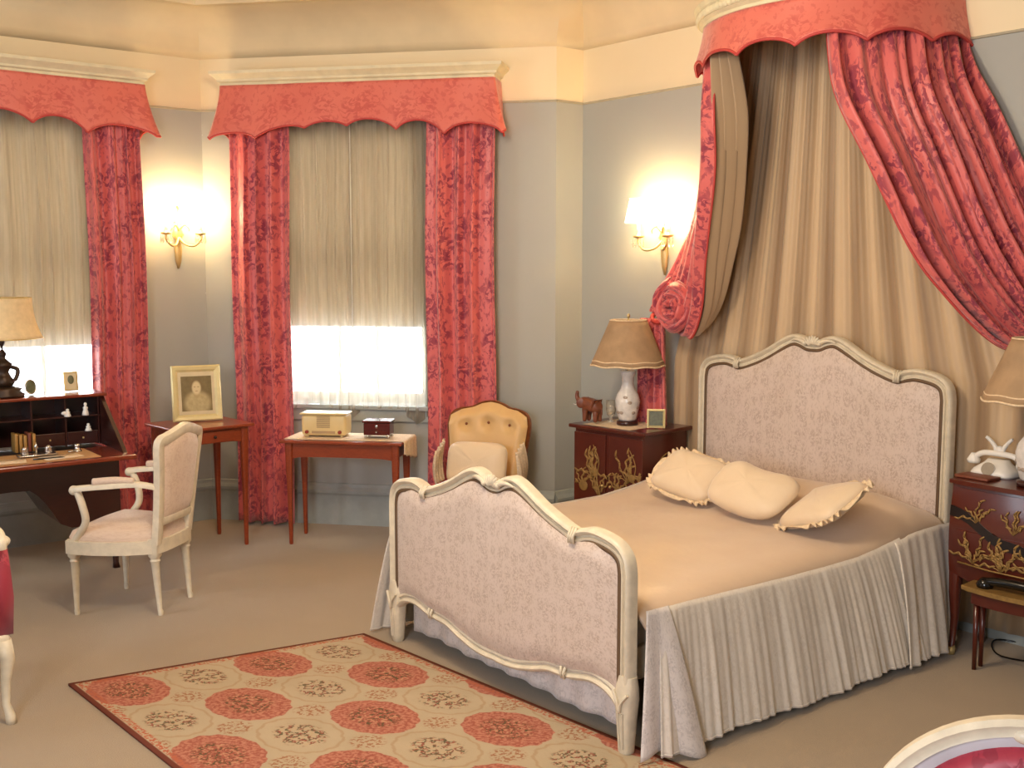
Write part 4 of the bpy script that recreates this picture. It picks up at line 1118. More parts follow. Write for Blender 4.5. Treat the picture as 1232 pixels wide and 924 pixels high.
# small frames on the desk top
fo = empty('oval_photo_frame', (2.315, 6.33, .9905), angL + R(10), 'small dark oval photo frame on the desk top', 'picture frame')
fo.rotation_euler.x = R(-10)
bm = BM(); tube(bm, [(cos(2 * PI * k / 28) * .030, 0, .045 + sin(2 * PI * k / 28) * .040) for k in range(28)], .004, 6, closed=True); link('rim', bm, M['silver'], fo)
bm = BM(); sph(bm, (0, .001, .045), (.029, .003, .039), 16); link('photo', bm, M['picture'], fo)
bm = BM(); tube(bm, [(0, 0, .01), (0, .045, .006)], .002, 6); link('strut', bm, M['silver'], fo)
fs = empty('small_photo_frame', (2.545, 6.33, .9905), angL, 'small pale rectangular photo frame near the right end of the desk top', 'picture frame')
fs.rotation_euler.x = R(-8)
bm = BM(); sweep(bm, [(-.04, 0, .004), (.04, 0, .004), (.04, 0, .118), (-.04, 0, .118)], [(0, -.004), (0, .004), (.008, .005), (.010, -.004)], (0, -1, 0), closed=True); link('frame_moulding', bm, M['gold'], fs, False)
bm = BM(); box(bm, (0, .002, .06), (.072, .004, .105)); link('photo_mount', bm, M['photo'], fs, False)
bm = BM(); sph(bm, (0, -.001, .070), (.018, .002, .026), 14); link('photo', bm, M['picture'], fs)

# ------------------------------------------------------------------ open armchair at the desk
ch = empty('armchair', (2.39, 5.20, 0), math.atan2(.825, -.565), 'cream painted open armchair with blush upholstery drawn up to the desk', 'armchair')
# local +x forward, +y left
def taper_leg(x, y, h_, r0, r1, dx=0, dy=0):
    bm = BM(); loft(bm, [(x + dx, y + dy, 0, r0, r0), (x + dx, y + dy, .02, r0 * 1.15, r0 * 1.15), (x + dx * .8, y + dy * .8, .03, r0, r0), (x, y, h_ - .07, r1, r1), (x, y, h_ - .06, r1 * 1.25, r1 * 1.25), (x, y, h_ - .05, r1 * 1.0, r1 * 1.0), (x, y, h_ - .035, r1 * 1.3, r1 * 1.3, 5), (x, y, h_ + .05, r1 * 1.3, r1 * 1.3, 5)], 16)
    link('leg', bm, M['ivory'], ch, True, angle=50)
taper_leg(.205, .225, .335, .012, .021); taper_leg(.205, -.225, .335, .012, .021)
taper_leg(-.185, .150, .335, .012, .021, -.02); taper_leg(-.185, -.150, .335, .012, .021, -.02)
out = catmull([(.235, -.20), (.25, 0), (.235, .20), (.205, .245), (.0, .235), (-.17, .195), (-.205, .15), (-.215, 0), (-.205, -.15), (-.17, -.195), (.0, -.235), (.205, -.245)][::1] if False else [Vector((x, y, 0)) for x, y in [(.235, -.20), (.25, 0), (.235, .20), (.205, .245), (.0, .235), (-.17, .170), (-.205, .14), (-.215, 0), (-.205, -.14), (-.17, -.170), (.0, -.225), (.205, -.245)]], 5, True)
bm = BM(); sweep(bm, [Vector((p.x, p.y, .345)) for p in out], [(-.012, -.032), (.010, -.032), (.016, -.022), (.010, -.012), (.010, .012), (.016, .022), (.008, .032), (-.012, .032)], (0, 0, 1), closed=True); link('seat_rail', bm, M['ivory'], ch, True, angle=45)
bm = BM(); slc = []
for k, z in ((.93, .345), (.97, .375), (.98, .395), (.93, .425), (.75, .445), (.4, .455), (.02, .458)): slc.append([Vector((p.x * k, p.y * k, z)) for p in out])
rings(bm, slc); link('seat', bm, M['chairfab'], ch)
# back: stiles lean back, arched top rail
def back_pt(y, z): z = .36 + (z - .36) * .93; y = y * .86; return Vector((-.185 - (z - .38) * .13 - .03 * (1 - (y / .2) ** 2), y, z))
bp = [(-.175, .36), (-.185, .55), (-.205, .75), (-.225, .88), (-.215, .915), (-.18, .925), (-.12, .94), (0, .965), (.12, .94), (.18, .925), (.215, .915), (.225, .88), (.205, .75), (.185, .55), (.175, .36)]
path = catmull([back_pt(y, z) for y, z in bp], 5)
def sweep_free(bm, P, prof, nrm, closed=False):
    m = len(P); outp = []
    for i in range(m):
        a = P[i - 1] if (i > 0 or closed) else P[i]; b = P[(i + 1) % m] if (i < m - 1 or closed) else P[i]
        t = (b - a).normalized(); n = nrm(P[i]) if callable(nrm) else Vector(nrm); n = (n - t * n.dot(t)).normalized(); s = n.cross(t)
        outp.append([P[i] + s * x + n * y for x, y in prof])
    rings(bm, outp, not closed, closed)
PR = [(-.024, -.018), (-.024, .014), (-.016, .020), (-.006, .014), (.006, .014), (.016, .020), (.024, .014), (.024, -.018), (.012, -.022), (-.012, -.022)]
bm = BM(); sweep_free(bm, path, PR, (1, 0, .17)); link('back_frame', bm, M['ivory'], ch, True, angle=50)
bm = BM(); sweep_free(bm, catmull([back_pt(y, .475 + .01 * (1 - (y / .2) ** 2)) for y in (-.18, -.1, 0, .1, .18)], 5), [(x * .8, y * .8) for x, y in PR], (1, 0, .17)); link('lower_back_rail', bm, M['ivory'], ch, True, angle=50)
def bk(side):
    def fn(u, v):
        z = lerp(.485, .945, v); hw_ = interp([(.36, .175), (.55, .185), (.75, .205), (.88, .222), (.95, .20)], z) - .008
        y = lerp(-hw_, hw_, u); zt = interp([(0, .955), (.12, .93), (.18, .915), (.22, .90)], abs(y)); z = lerp(.485, zt, v)
        e = min(1, min(u, 1 - u) * 6) * min(1, min(v, 1 - v) * 6)
        p = back_pt(y, z); p.x += side * (.006 + .020 * (1 - (1 - e) ** 2)); return p
    return fn
bm = BM(); grid(bm, bk(1), 24, 24, lambda u, v: (u * .4, v * .45)); grid(bm, bk(-1), 24, 24, lambda u, v: (u * .4, v * .45), flip=True); link('backrest', bm, M['chairfab'], ch)
for sg in (-1, 1):
    bm = BM(); ap = catmull([back_pt(sg * .190, .665), (-.14, sg * .215, .668), (.0, sg * .245, .660), (.12, sg * .255, .648), (.175, sg * .250, .640)], 6)
    sweep_free(bm, ap, [(-.018, -.014), (-.020, .004), (-.010, .013), (.010, .013), (.020, .004), (.018, -.014)], (0, 0, 1))
    sph(bm, (.178, sg * .250, .632), (.026, .022, .024), 14)
    sp = catmull([(.16, sg * .250, .625), (.135, sg * .252, .56), (.125, sg * .245, .48), (.165, sg * .238, .415), (.205, sg * .232, .365)], 6)
    tube(bm, sp, .018, 10); link('arm', bm, M['ivory'], ch, True, angle=60)
    bm = BM(); a2 = catmull([(-.13, sg * .222, .684), (-.04, sg * .240, .688), (.07, sg * .252, .676)], 6); tube(bm, a2, [.016, .020], 10); link('arm_pad', bm, M['chairfab'], ch)

# ------------------------------------------------------------------ low tufted chair by the wall
sc = empty('tufted_chair', (4.38, 4.79, 0), math.atan2(-.50, -.866), 'low gold satin tufted chair with walnut trim between the middle window and the bed', 'chair')
def spt(y, z): return Vector((-.10 - (z - .35) * .22 - .04 * (1 - (y / .25) ** 2), y, z))
sb = [(-.215, .34), (-.225, .50), (-.240, .64), (-.250, .74), (-.235, .80), (-.19, .825), (-.12, .835), (-.06, .862), (0, .872), (.06, .862), (.12, .835), (.19, .825), (.235, .80), (.250, .74), (.240, .64), (.225, .50), (.215, .34)]
bm = BM(); sweep_free(bm, catmull([spt(y, z) + Vector((-.022, 0, -.006)) for y, z in sb], 5), [(x * .8, y * 1.2) for x, y in PR], (1, 0, .2)); link('back_frame', bm, M['walnut'], sc, True, angle=50)
TUFT = [(-.14, .745), (0, .755), (.14, .745)]
def tb(side):
    def fn(u, v):
        y0 = lerp(-.25, .25, u); zt = interp([(0, .872), (.06, .862), (.12, .838), (.19, .825), (.25, .79)], abs(y0)) + .006; z = lerp(.36, zt, v)
        hw_ = interp([(.36, .215), (.64, .235), (.74, .246), (.9, .22)], z); y = y0 * hw_ / .24
        e = min(1, min(u, 1 - u) * 7) * min(1, min(v, 1 - v) * 7); p = spt(y, z)
        d = 0
        if side > 0:
            for ty, tz in TUFT: d += .030 * math.exp(-(((y - ty) / .035) ** 2 + ((z - tz) / .035) ** 2))
        p.x += side * (.008 + .05 * (1 - (1 - e) ** 2)) * (1 if side > 0 else .4) - d; return p
    return fn
bm = BM(); grid(bm, tb(1), 48, 48, lambda u, v: (u * .5, v * .5)); grid(bm, tb(-1), 24, 24, lambda u, v: (u * .5, v * .5), flip=True); link('backrest', bm, M['gold_satin'], sc)
for ty, tz in TUFT:
    bm = BM(); p = spt(ty, tz); sph(bm, (p.x + .034, ty, tz), .009, 10); link('button', bm, M['walnut'], sc)
out2 = catmull([Vector((x, y, 0)) for x, y in [(.32, -.20), (.35, 0), (.32, .20), (.27, .25), (.08, .26), (-.10, .23), (-.15, 0), (-.10, -.23), (.08, -.26), (.27, -.25)]], 5, True)
bm = BM(); rings(bm, [[Vector((p.x * k + .09 * (1 - k), p.y * k, z)) for p in out2] for k, z in ((.95, .27), (1, .285), (1, .35), (.97, .385), (.85, .41), (.5, .425), (.02, .43))]); link('seat', bm, M['gold_satin'], sc)
for x in (.26, -.09):
    for sg in (-1, 1):
        bm = BM(); loft(bm, [(x, sg * .19, 0, .013, .013), (x, sg * .19, .02, .016, .016), (x, sg * .195, .16, .018, .018), (x, sg * .20, .24, .028, .028), (x, sg * .20, .28, .03, .03)], 14); link('leg', bm, M['walnut'], sc)
pw = pillow(.38, .27, .11, frame_of(sc) @ Vector((.05, .0, .535)), (R(-16), 0, math.atan2(-.50, -.866) + R(90)), 'plain gold satin pillow leaning in the low tufted chair', False, False, 8)
pw['group'] = 'chair pillow'; del pw['group']
for sg in (-1, 1):
    bm = BM()
    grid(bm, lambda u, v: frame_of(sc) @ Vector((.0 - .12 * v - .02 * sin(u * 3), sg * (.245 + .03 * sin(v * 3) + .012 * sin(u * 22)), lerp(.70 - .05 * u, .43, v) - .04 * u * (1 - v) + .0)) if False else frame_of(sc) @ Vector((lerp(-.09, .07, u), sg * (.250 + .022 * sin(v * 2.6) + .012 * sin(u * 22 + v * 3)), lerp(.66 - .06 * u, .40, v))), 24, 16)
    o = link('lace_antimacassar', bm, M['lace']); solid(o, .003); tag(o, 'ecru lace hanging over the %s side of the low tufted chair' % ('left' if sg < 0 else 'right'), 'lace', 'lace on the tufted chair')

# ------------------------------------------------------------------ nightstands
def spray(bm, face, y0, z0, s, seed, n=7):
    """gilt plant spray: raised strokes; face(y, z) -> point on the cabinet front"""
    rnd = random.Random(seed)
    for k in range(n):
        a = R(lerp(30, 150, (k + .5) / n) + rnd.uniform(-8, 8)); ln = s * rnd.uniform(.6, 1.1); bend = rnd.uniform(-.6, .6)
        pts = []
        for j in range(6):
            t = j / 5; aa = a + bend * t; pts.append(face(y0 + cos(aa) * ln * t, z0 + sin(aa) * ln * t))
        tube(bm, pts, [.0024 * s / .12, .0012], 5)
        for j in (2, 3, 4, 5):
            p = pts[j]; dv = pts[j] - pts[j - 1]; al = math.atan2(dv.z, dv.y) + (R(35) if j % 2 else R(-35))
            sph(bm, p, (.003, .016 * s / .12, .0045 * s / .12), 8, Matrix.Rotation(al, 4, 'X'))
# left: corner cabinet with straight front
NLx, NLy0, NLy1, NH = 4.665, 3.745, 4.29, 0.80
ns = empty('nightstand', (NLx, NLy0, 0), 0, 'dark red lacquer cabinet with gilt plants, left of the bed under the lamp', 'nightstand')
Wn, Dn = NLy1 - NLy0, 0.43                                             # local: y along the front, x towards the wall
bm = BM(); box(bm, (Dn / 2, Wn / 2, .44), (Dn - .03, Wn - .03, .68), .006); link('cabinet', bm, M['lacquer'], ns, False)
bm = BM()
tp = [(-.015, -.015), (-.015, Wn + .015), (Dn, Wn + .015), (Dn, -.015)]
slab(bm, tp, NH - .022, NH, .006); link('top', bm, M['lacquer'], ns, False)
for k in (0, 1):
    yc = Wn * (.25 + .5 * k); bm = BM(); box(bm, (.012, yc, .455), (.012, Wn / 2 - .03, .60), .003); d_ = link('door', bm, M['lacquer'], ns, False)
    bm = BM(); fc = lambda y, z: Vector((.004, min(max(y, .035), Wn - .035), min(z, .735)))
    spray(bm, fc, yc - .02, .50, .17, 40 + k, 8); spray(bm, fc, yc + .06, .44, .12, 50 + k, 7); spray(bm, fc, yc - .07, .40, .13, 60 + k, 6); spray(bm, fc, yc, .22, .14, 64 + k, 7)
    tube(bm, catmull([fc(yc - .09, .38), fc(yc - .06, .50), fc(yc - .075, .60), fc(yc - .03, .69)], 6), [.006, .002], 6)
    sph(bm, (.004, yc + .045, .44), (.003, .035, .03), 14); sph(bm, (.004, yc - .045, .53), (.003, .028, .024), 12); link('gilt_spray', bm, M['gilt'], d_)
    bm = BM(); sph(bm, (-.002, Wn / 2 + (-.03 if k == 0 else .03), .46), .009); link('knob', bm, M['gold'], d_)
bm = BM(); fc = lambda y, z: Vector((y, .012, z)); 
tube(bm, catmull([fc(.10, .50), fc(.16, .62), fc(.24, .66), fc(.30, .62)], 6), [.006, .003], 6); tube(bm, catmull([fc(.12, .56), fc(.17, .58), fc(.22, .53)], 6), [.006, .003], 6); link('side_spray', bm, M['gilt'], ns)
for x in (.03, Dn - .04):
    for y in (.03, Wn - .03):
        bm = BM(); loft(bm, [(x, y, 0, .018, .018), (x, y, .06, .016, .016), (x, y, .11, .024, .024)], 12); link('foot', bm, M['lacquer'], ns)
# right: bombe commode
nr = empty('nightstand', (4.66, 2.0, 0), R(-4.2), 'dark red lacquer bombe commode with gilt sprays, right of the bed under the telephone', 'nightstand')
Wr, Dr2, HR = 0.72, 0.295, 0.79                                          # local: front at x=0 facing -x, runs along -y
def bom(y, z):
    t = -y / Wr; b = .030 * sin(PI * (z - .30) / .49) + .030 * sin(PI * t)
    return Vector((-b, y, z))
bm = BM(); R_ = []
for i in range(25):
    y = lerp(0, -Wr, i / 24)
    zb = .33 + .05 * (abs(2 * i / 24 - 1) ** 3) - .06 * math.exp(-((i / 24 - .5) / .16) ** 2)
    ring = [bom(y, lerp(zb, HR - .02, j / 10)) for j in range(11)] + [Vector((Dr2, y, HR - .02)), Vector((Dr2, y, zb))]
    R_.append(ring)
rings(bm, R_); link('carcase', bm, M['lacquer'], nr, True, angle=35)
bm = BM(); outl = [(-.02 - .035 * sin(PI * i / 16), .015 - (Wr + .03) * i / 16) for i in range(17)] + [(Dr2, -Wr - .015), (Dr2, .015)]
slab(bm, outl, HR - .02, HR, .005); link('top', bm, M['lacquer'], nr, False)
for (z0, z1) in ((.355 + .06, .575), (.59, .755)):
    bm = BM(); R_ = []
    for i in range(17):
        y = lerp(-.03, -Wr + .03, i / 16); R_.append([bom(y, lerp(z0, z1, j / 8)) + Vector((-.006, 0, 0)) for j in range(9)] + [bom(y, z1) + Vector((.004, 0, 0)), bom(y, z0) + Vector((.004, 0, 0))])
    rings(bm, R_); dw = link('drawer', bm, M['lacquer'], nr, True, angle=35)
    bm = BM(); fc = lambda y, z: bom(y, z) + Vector((-.010, 0, 0))
    if z0 > .5: spray(bm, fc, -.13, .62, .10, 71, 6); spray(bm, fc, -.30, .60, .10, 72, 6); spray(bm, fc, -.48, .60, .12, 73, 8)
    else:
        spray(bm, fc, -.12, .44, .12, 74, 9); spray(bm, fc, -.25, .43, .13, 75, 10); spray(bm, fc, -.40, .43, .12, 76, 10); spray(bm, fc, -.55, .44, .12, 77, 8)
        tube(bm, [fc(-.05, .432), fc(-.2, .425), fc(-.4, .425), fc(-.6, .43)], .004, 6)
    link('gilt_spray', bm, M['gilt'], dw)
bm = BM(); fc = lambda y, z: bom(y, z) + Vector((-.010, 0, 0))
R_ = []
for i in range(13):
    y = lerp(-.004, -.50, i / 12); zc = lerp(.655, .465, i / 12) + .012 * sin(i * .9); w2 = .022
    R_.append([fc(y, zc - w2), fc(y, zc + w2), fc(y, zc + w2) + Vector((.006, 0, 0)), fc(y, zc - w2) + Vector((.006, 0, 0))])
rings(bm, R_); link('painted_branch', bm, M['darkband'], nr, False)  # near-black band running diagonally across the drawer fronts
for x, y in ((.015, -.02), (Dr2 - .04, -.03), (.015, -Wr + .02), (Dr2 - .04, -Wr + .03)):
    bm = BM(); fx = -.02 if x < .1 else 0
    loft(bm, [(x + fx, y, 0, .014, .014), (x + fx, y, .02, .018, .016), (x + fx * .6, y, .05, .012, .013), (x, y, .16, .017, .018), (x - .006, y, .28, .026, .026), (x, y, .38, .030, .026, 4), (x + .004, y, .42, .026, .022, 4)], 14)
    lg = link('leg', bm, M['lacquer'], nr)
    if x < .1:
        bm = BM(); loft(bm, [(x + fx - .001, y, 0, .017, .017), (x + fx - .001, y, .018, .020, .018), (x + fx * .7, y, .04, .014, .015)], 12); link('gilt_shoe', bm, M['gold'], lg)
# black handset box resting on a small gilt stand below the commode front
bx = empty('gilt_stand', (4.50, 1.73, 0), R(-3), 'low gilt stand with curved edge in front of the lacquer commode', 'stand')
bm = BM(); slab(bm, [(-.03 * sin(PI * i / 12), .16 - .42 * i / 12) for i in range(13)] + [(.12, -.26), (.12, .16)], .345, .365, .006); link('shelf', bm, M['gilt'], bx, False)
bm = BM(); slab(bm, [(-.02 * sin(PI * i / 12) + .01, .12 - .34 * i / 12) for i in range(13)] + [(.11, -.22), (.11, .12)], .29, .345, .006); link('skirt', bm, M['lacquer'], bx, False)
for y in (-.20, .10):
    for x in (.03, .09):
        bm = BM(); loft(bm, [(x, y, 0, .009, .009), (x, y, .29, .012, .012)], 10); link('leg', bm, M['lacquer'], bx)
bk_ = empty('black_handset', (4.535, 1.70, .366), R(-3), 'glossy black handset lying on the low gilt stand', 'telephone')
bm = BM(); tube(bm, catmull([(0, .10, .022), (0, .05, .032), (0, -.05, .036), (0, -.15, .030), (0, -.20, .02)], 6), .020, 12); link('handle', bm, M['black'], bk_)
for y in (.10, -.20):
    bm = BM(); loft(bm, [(0, y, 0, .032, .032), (0, y, .012, .036, .036), (0, y, .030, .026, .026), (0, y, .040, .016, .016)], 16); link('ear_cap', bm, M['black'], bk_)
bm = BM(); tube(bm, catmull([(4.53, 1.46, .375), (4.48, 1.42, .25), (4.60, 1.50, .10), (4.75, 1.80, .012), (4.95, 1.90, .012), (5.0, 1.7, .012)], 8), .004, 6); o = link('cord', bm, M['black'], bk_); o.matrix_parent_inverse = (Matrix.Translation(bk_.location) @ Matrix.Rotation(R(-3), 4, 'Z')).inverted()
# white telephone
tel = empty('telephone', (4.86, 1.90, HR + .001), R(-8), 'white cradle telephone on top of the lacquer commode', 'telephone')
bm = BM(); loft(bm, [(0, 0, 0, .075, .095, 4), (0, 0, .012, .078, .098, 4), (0, 0, .030, .070, .085, 4), (.01, 0, .055, .045, .055, 3), (.015, 0, .070, .03, .045, 3)], 24); link('body', bm, M['white'], tel)
bm = BM(); tube(bm, catmull([(.01, .11, .062), (.01, .09, .082), (.01, .05, .094), (.01, -.05, .094), (.01, -.09, .082), (.01, -.11, .062)], 6), .013, 12)
for y in (.115, -.115): loft(bm, [(.01, y, .040, .026, .026), (.01, y, .055, .030, .030), (.01, y, .075, .018, .018), (.01, y, .085, .012, .012)], 14)
link('receiver', bm, M['white'], tel)
bm = BM()
for sg in (-1, 1):
    tube(bm, catmull([(.02, sg * .012, .095), (.02, sg * .022, .125), (.015, sg * .048, .155), (.01, sg * .062, .165)], 5), [.012, .007], 8)
sph(bm, (.02, 0, .108), (.016, .022, .022), 12); link('cradle_horns', bm, M['white'], tel)
bm = BM(); lathe(bm, (-.066, 0, .030), [(.001, 0), (.03, 0), (.03, .006)], 18); 
bm2 = BM(); tube(bm2, [(-.062, 0, .032), (-.074, 0, .036)], .030, 20); bm.free(); dd = link('dial', bm2, M['silver'], tel, True, angle=40)
sk = BM()
box(sk, (0, 0, .006), (.10, .16, .012), .003); o = link('address_book', sk, M['book_red']); o.location = (4.73, 1.93, HR + .001); o.rotation_euler.z = R(-10); tag(o, 'small reddish book lying in front of the white telephone', 'book')
bm = BM(); lathe(bm, (0, 0, 0), [(.028, 0), (.034, .02), (.040, .06), (.024, .11), (.018, .13), (.024, .145)], 20); o = link('green_vase', bm, M['green']); o.location = (4.94, 1.71, HR + .001); tag(o, 'small green glazed vase on the commode beside the telephone', 'vase')
# lamps with panelled silk shades
def ginger_lamp(loc, label, s=1.0, tall=.60):
    root = empty('table_lamp', loc, 0, label, 'lamp')
    bm = BM(); lathe(bm, (0, 0, 0), [(.060 * s, 0), (.064 * s, .008), (.062 * s, .022), (.050 * s, .026)], 24); link('base', bm, M['mahogany'], root)
    bm = BM(); lathe(bm, (0, 0, .026), [(.046, 0), (.052, .010), (.060, .04), (.070, .085), (.072, .12), (.062, .155), (.042, .185), (.034, .215), (.036, .250), (.044, .278), (.046, .29), (.03, .292)], 28); link('body', bm, M['porcelain'], root)
    bm = BM()
    rnd = random.Random(4)
    for k in range(16):
        a = 2 * PI * k / 16 + .1; z = .026 + rnd.choice((.05, .08, .11, .14)); r = interp([(.04, .060), (.085, .070), (.12, .072), (.155, .062)], z - .026)
        sph(bm, (cos(a) * r, sin(a) * r, z), (.013, .003, .010), 8, Matrix.Rotation(a + PI / 2, 4, 'Z'))
    link('painted_flowers', bm, M['flowers'], root)
    bm = BM(); tube(bm, [(0, 0, .315), (0, 0, tall + .01)], .005, 8); sph(bm, (0, 0, tall + .02), (.010, .010, .014)); link('stem', bm, M['gold'], root)
    z0 = tall - .265
    def sh(u, v):
        a = 2 * PI * u; k = 1 + .008 * cos(8 * a); r = lerp(.215, .105, v) * k; sag = -.003 * cos(8 * a) * (1 - v)
        return Vector((cos(a) * r, sin(a) * r, lerp(z0, tall - .005, v) + sag))
    bm = BM(); grid(bm, sh, 96, 8, None, closed_u=True); o = link('lamp_shade', bm, M['shade_tan'], root); solid(o, .003)
    for hv, rr_ in ((0, .005), (1, .004), (.10, .0035)):
        bm = BM(); tube(bm, [sh(i / 96, hv) for i in range(96)], rr_, 6, closed=True); link('shade_trim', bm, M['frill'], root)
    bm = BM()
    for a in range(3): tube(bm, [(0, 0, tall - .01), (cos(a * 2.1) * .105, sin(a * 2.1) * .105, tall - .008)], .002, 5)
    link('shade_spider', bm, M['gold'], root)
    return root
ginger_lamp((4.85, 4.02, NH + .0015), 'white floral porcelain lamp with tan silk shade on the left lacquer cabinet', 1.0, .615)
ginger_lamp((4.71, 1.69, HR + .0015), 'white porcelain lamp with tan silk shade cut by the right edge of the picture', 1.0, .63)
# elephant
el = empty('elephant_figurine', (4.745, 4.205, NH + .001), math.atan2(1, -.1), 'reddish carved elephant with raised trunk on the left cabinet', 'figurine')
me = bpy.data.meshes.new('elephant_body')
vs = [(0, 0, .092), (-.030, 0, .086), (.028, 0, .094), (.050, 0, .108), (.066, 0, .104), (.082, 0, .106), (.092, 0, .128), (.086, 0, .156),
      (-.034, .018, .045), (-.036, .018, .006), (-.034, -.018, .045), (-.036, -.018, .006), (.028, .018, .045), (.030, .018, .006), (.028, -.018, .045), (.030, -.018, .006), (-.058, 0, .074), (-.062, 0, .044)]
es = [(0, 1), (0, 2), (2, 3), (3, 4), (4, 5), (5, 6), (6, 7), (1, 8), (8, 9), (1, 10), (10, 11), (2, 12), (12, 13), (2, 14), (14, 15), (1, 16), (16, 17)]
rd = [.034, .031, .030, .026, .019, .014, .011, .009, .013, .011, .013, .011, .013, .011, .013, .011, .006, .003]
me.from_pydata(vs, es, []); me.materials.append(M['elephant'])
eo = bpy.data.objects.new('body', me); COL.objects.link(eo); eo.parent = el
md = eo.modifiers.new('skin', 'SKIN')
if not me.skin_vertices: 
    bpy.context.view_layer.objects.active = eo
sv = me.skin_vertices[0].data
for i, r in enumerate(rd): sv[i].radius = (r, r)
sv[0].use_root = True
md.use_smooth_shade = True; subsurf(eo, 2)
for sg in (-1, 1):
    bm = BM(); sph(bm, (.044, sg * .032, .100), (.022, .004, .026), 12, Matrix.Rotation(sg * R(28), 4, 'Z')); link('ear', bm, M['elephant'], el)
    bm = BM(); tube(bm, catmull([(.080, sg * .010, .092), (.092, sg * .013, .086), (.102, sg * .013, .092)], 4), [.003, .001], 6); link('tusk', bm, M['white'], el)
el.scale = (1.2, 1.2, 1.2)
# tumblers
for k, (x, y, h_, r, lab) in enumerate(((4.86, 4.155, .13, .030, 'clear drinking glass beside the lamp and behind the elephant'), (4.93, 4.10, .10, .026, 'shorter clear glass close behind the lamp base'))):
    bm = BM(); lathe(bm, (0, 0, 0), [(r * .7, 0), (r * .72, .004), (r * .3, .012), (r * .3, .03), (r * .8, .045), (r, .07), (r * 1.02, h_), (r * .94, h_), (r * .9, .072), (r * .7, .052), (.001, .046)], 24)
    o = link('drinking_glass', bm, M['crystal']); o.location = (x, y, NH + .001); tag(o, lab, 'glass', 'glasses on the left cabinet')
# small gilt frame
gf = empty('small_gilt_frame', (4.84, 3.80, NH + .001), R(-52), 'small square gilt frame on the left cabinet, right of the lamp', 'picture frame'); gf.rotation_euler.x = R(-8)
bm = BM(); sweep(bm, [(-.052, 0, .004), (.052, 0, .004), (.052, 0, .112), (-.052, 0, .112)], [(0, -.005), (0, .005), (.010, .008), (.016, -.005)], (0, -1, 0), closed=True); link('frame_moulding', bm, M['paleframe'], gf, False)
bm = BM(); box(bm, (0, .002, .058), (.085, .004, .09)); link('picture', bm, M['picture'], gf, False)
bm = BM(); box(bm, (0, .022, .045), (.02, .003, .085), 0, Matrix.Rotation(R(20), 4, 'X')); link('easel_strut', bm, M['gold'], gf, False)
# lace mat
bm = BM(); grid(bm, lambda u, v: Vector((lerp(4.68, 5.0, u), lerp(3.86, 4.22, v), NH + .0008 + .0004 * sin(u * 30))), 20, 20) ; o = link('lace_mat', bm, M['lace']); tag(o, 'thin lace mat under the porcelain lamp on the left cabinet', 'mat')
o.location.z = 0.0

# ------------------------------------------------------------------ chairs cut by the frame
# upholstered armchair at the left edge
ba = empty('upholstered_armchair', (1.40, 4.135, 0), math.atan2(-.985, -.17), 'crimson damask armchair with gilt cream cabriole leg, cut by the left edge', 'armchair')
# local +x forward (towards camera), +y to its left (image right)... chair extends to -y
def rot_pt(x, y, z): return Vector((x, y, z))
for y in (-.03, -.60):
    for x in (-.02, -.58):
        bm = BM(); s = 1 if x > -.1 else -1; t = 1 if y > -.1 else -1
        loft(bm, [(x + .025 * s, y + .012 * t, 0, .026, .020), (x + .022 * s, y + .010 * t, .03, .024, .018), (x + .005 * s, y, .07, .014, .014), (x + .004 * s, y + .004 * t, .16, .018, .018), (x + .016 * s, y + .012 * t, .25, .028, .026), (x, y, .32, .034, .030)], 16)
        lg = link('leg', bm, M['ivory'], ba)
bm = BM(); box(bm, (-.30, -.315, .32), (.62, .62, .05), .02); link('seat_rail', bm, M['ivory'], ba, True, angle=50)
bm = BM(); box(bm, (-.28, -.315, .41), (.58, .50, .14), .05, seg=4); link('seat', bm, M['crimson'], ba)
for y in (-.025, -.605):
    bm = BM(); 
    R_ = []
    for x, zt in ((0.0, .62), (-.04, .68), (-.20, .70), (-.40, .70), (-.60, .72)): R_.append([Vector((x, y - .03, .34)), Vector((x, y + .03, .34)), Vector((x, y + .038, (zt + .34) / 2)), Vector((x, y + .03, zt - .02)), Vector((x, y, zt)), Vector((x, y - .03, zt - .02)), Vector((x, y - .036, (zt + .34) / 2))])
    rings(bm, R_); link('arm_panel', bm, M['crimson'], ba)
    bm = BM(); tube(bm, catmull([(.025, y, .675), (.022, y, .705), (-.03, y, .725), (-.20, y, .72), (-.60, y, .74)], 6), .019, 10); sph(bm, (.01, y, .70), (.03, .034, .024), 12); link('arm', bm, M['ivory'], ba)
bm = BM(); R_ = []
for i in range(13):
    y = lerp(-.0, -.63, i / 12); t = abs(2 * i / 12 - 1); zt = 0.98 - .16 * t ** 2.5
    R_.append([Vector((-.58, y, .32)), Vector((-.62, y, zt)), Vector((-.68, y, zt)), Vector((-.64, y, .32))])
rings(bm, R_); link('backrest', bm, M['crimson'], ba, True, angle=50)
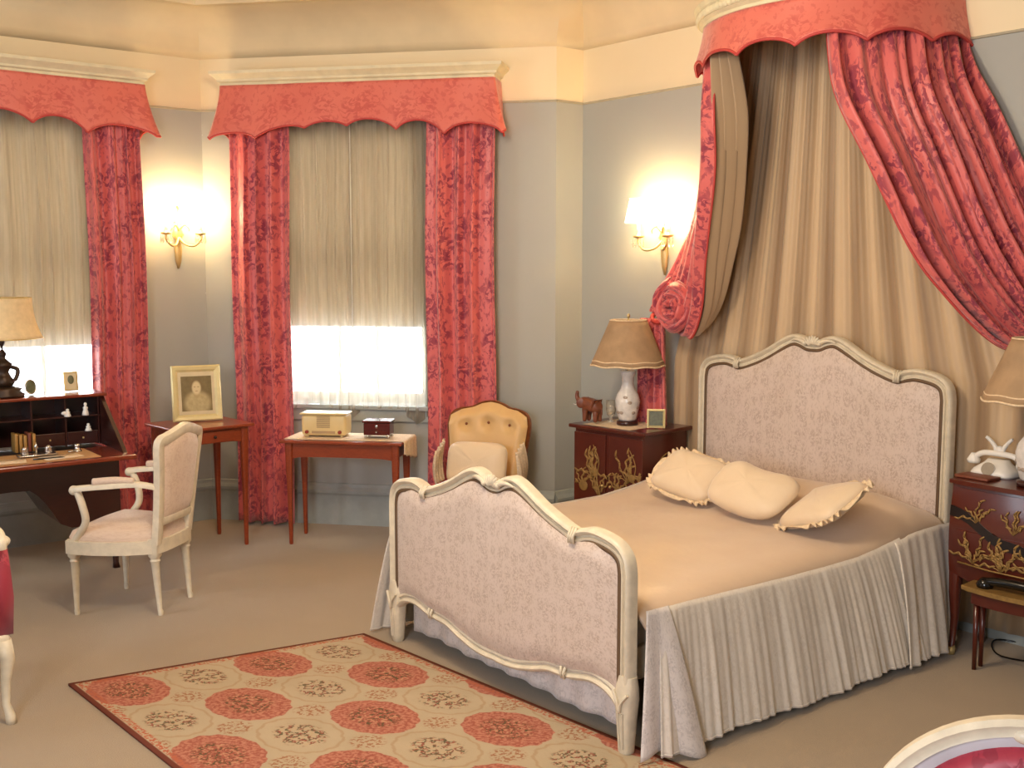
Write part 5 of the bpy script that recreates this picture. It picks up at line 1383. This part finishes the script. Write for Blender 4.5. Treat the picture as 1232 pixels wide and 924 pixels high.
# oval backed chair at the bottom right corner
oc = empty('oval_back_chair', (1.855, .625, 0), math.atan2(-.36, -.93) , 'cream oval backed chair with crimson centre, cut by the bottom right corner', 'chair')
rzc = oc.rotation_euler.z
def oval(k, x, n=64, a=.272, b=.235, zc=.700):
    return [Vector((x - .10 * ((a * k * cos(2 * PI * i / n)) ** 2) * -1.6, a * k * cos(2 * PI * i / n), zc + b * k * sin(2 * PI * i / n))) for i in range(n)]
bm = BM(); sweep_free(bm, oval(1.0, 0), [(-.014, -.016), (-.016, .010), (-.006, .018), (.004, .012), (.014, .014), (.016, -.016)], (1, 0, 0), True); link('back_frame', bm, M['ivory'], oc, True, angle=50)
bm = BM()
R_ = [[p + Vector((x, 0, 0)) for p in oval(k, 0)] for k, x in ((.97, -.012), (.97, .004), (.92, .002), (.86, .004), (.84, .000))]
rings(bm, R_); link('back_band', bm, M['grey_under'], oc, True, angle=50)
bm = BM(); R_ = [[p + Vector((x, 0, 0)) for p in oval(k, 0)] for k, x in ((.85, -.02), (.85, .002), (.74, .018), (.55, .030), (.25, .036), (.02, .038))]; 
rings(bm, R_)
uvl = bm.loops.layers.uv.active
for f in bm.faces:
    for l in f.loops: l[uvl].uv = (l.vert.co.y, l.vert.co.z)
link('backrest', bm, M['crimson'], oc)
bm = BM()
for a in (-1, 0, 1): sph(bm, (.006, a * .03, .925 - abs(a) * .006), (.014, .02, .014), 10)
link('carved_crest', bm, M['ivory'], oc)
bm = BM(); box(bm, (.27, 0, .41), (.52, .54, .12), .045, seg=4); link('seat', bm, M['crimson'], oc)
bm = BM(); box(bm, (.27, 0, .345), (.54, .56, .06), .02); link('seat_rail', bm, M['ivory'], oc)
for x in (.03, .50):
    for y in (-.24, .24):
        bm = BM(); loft(bm, [(x, y, 0, .013, .013), (x, y, .02, .017, .017), (x, y, .27, .024, .024), (x, y, .33, .030, .030, 4)], 14); link('leg', bm, M['ivory'], oc)
for y in (-.12, .12):
    bm = BM(); tube(bm, [(.0, y, .36), (.0, y, .48)], .018, 10); link('back_support', bm, M['ivory'], oc)
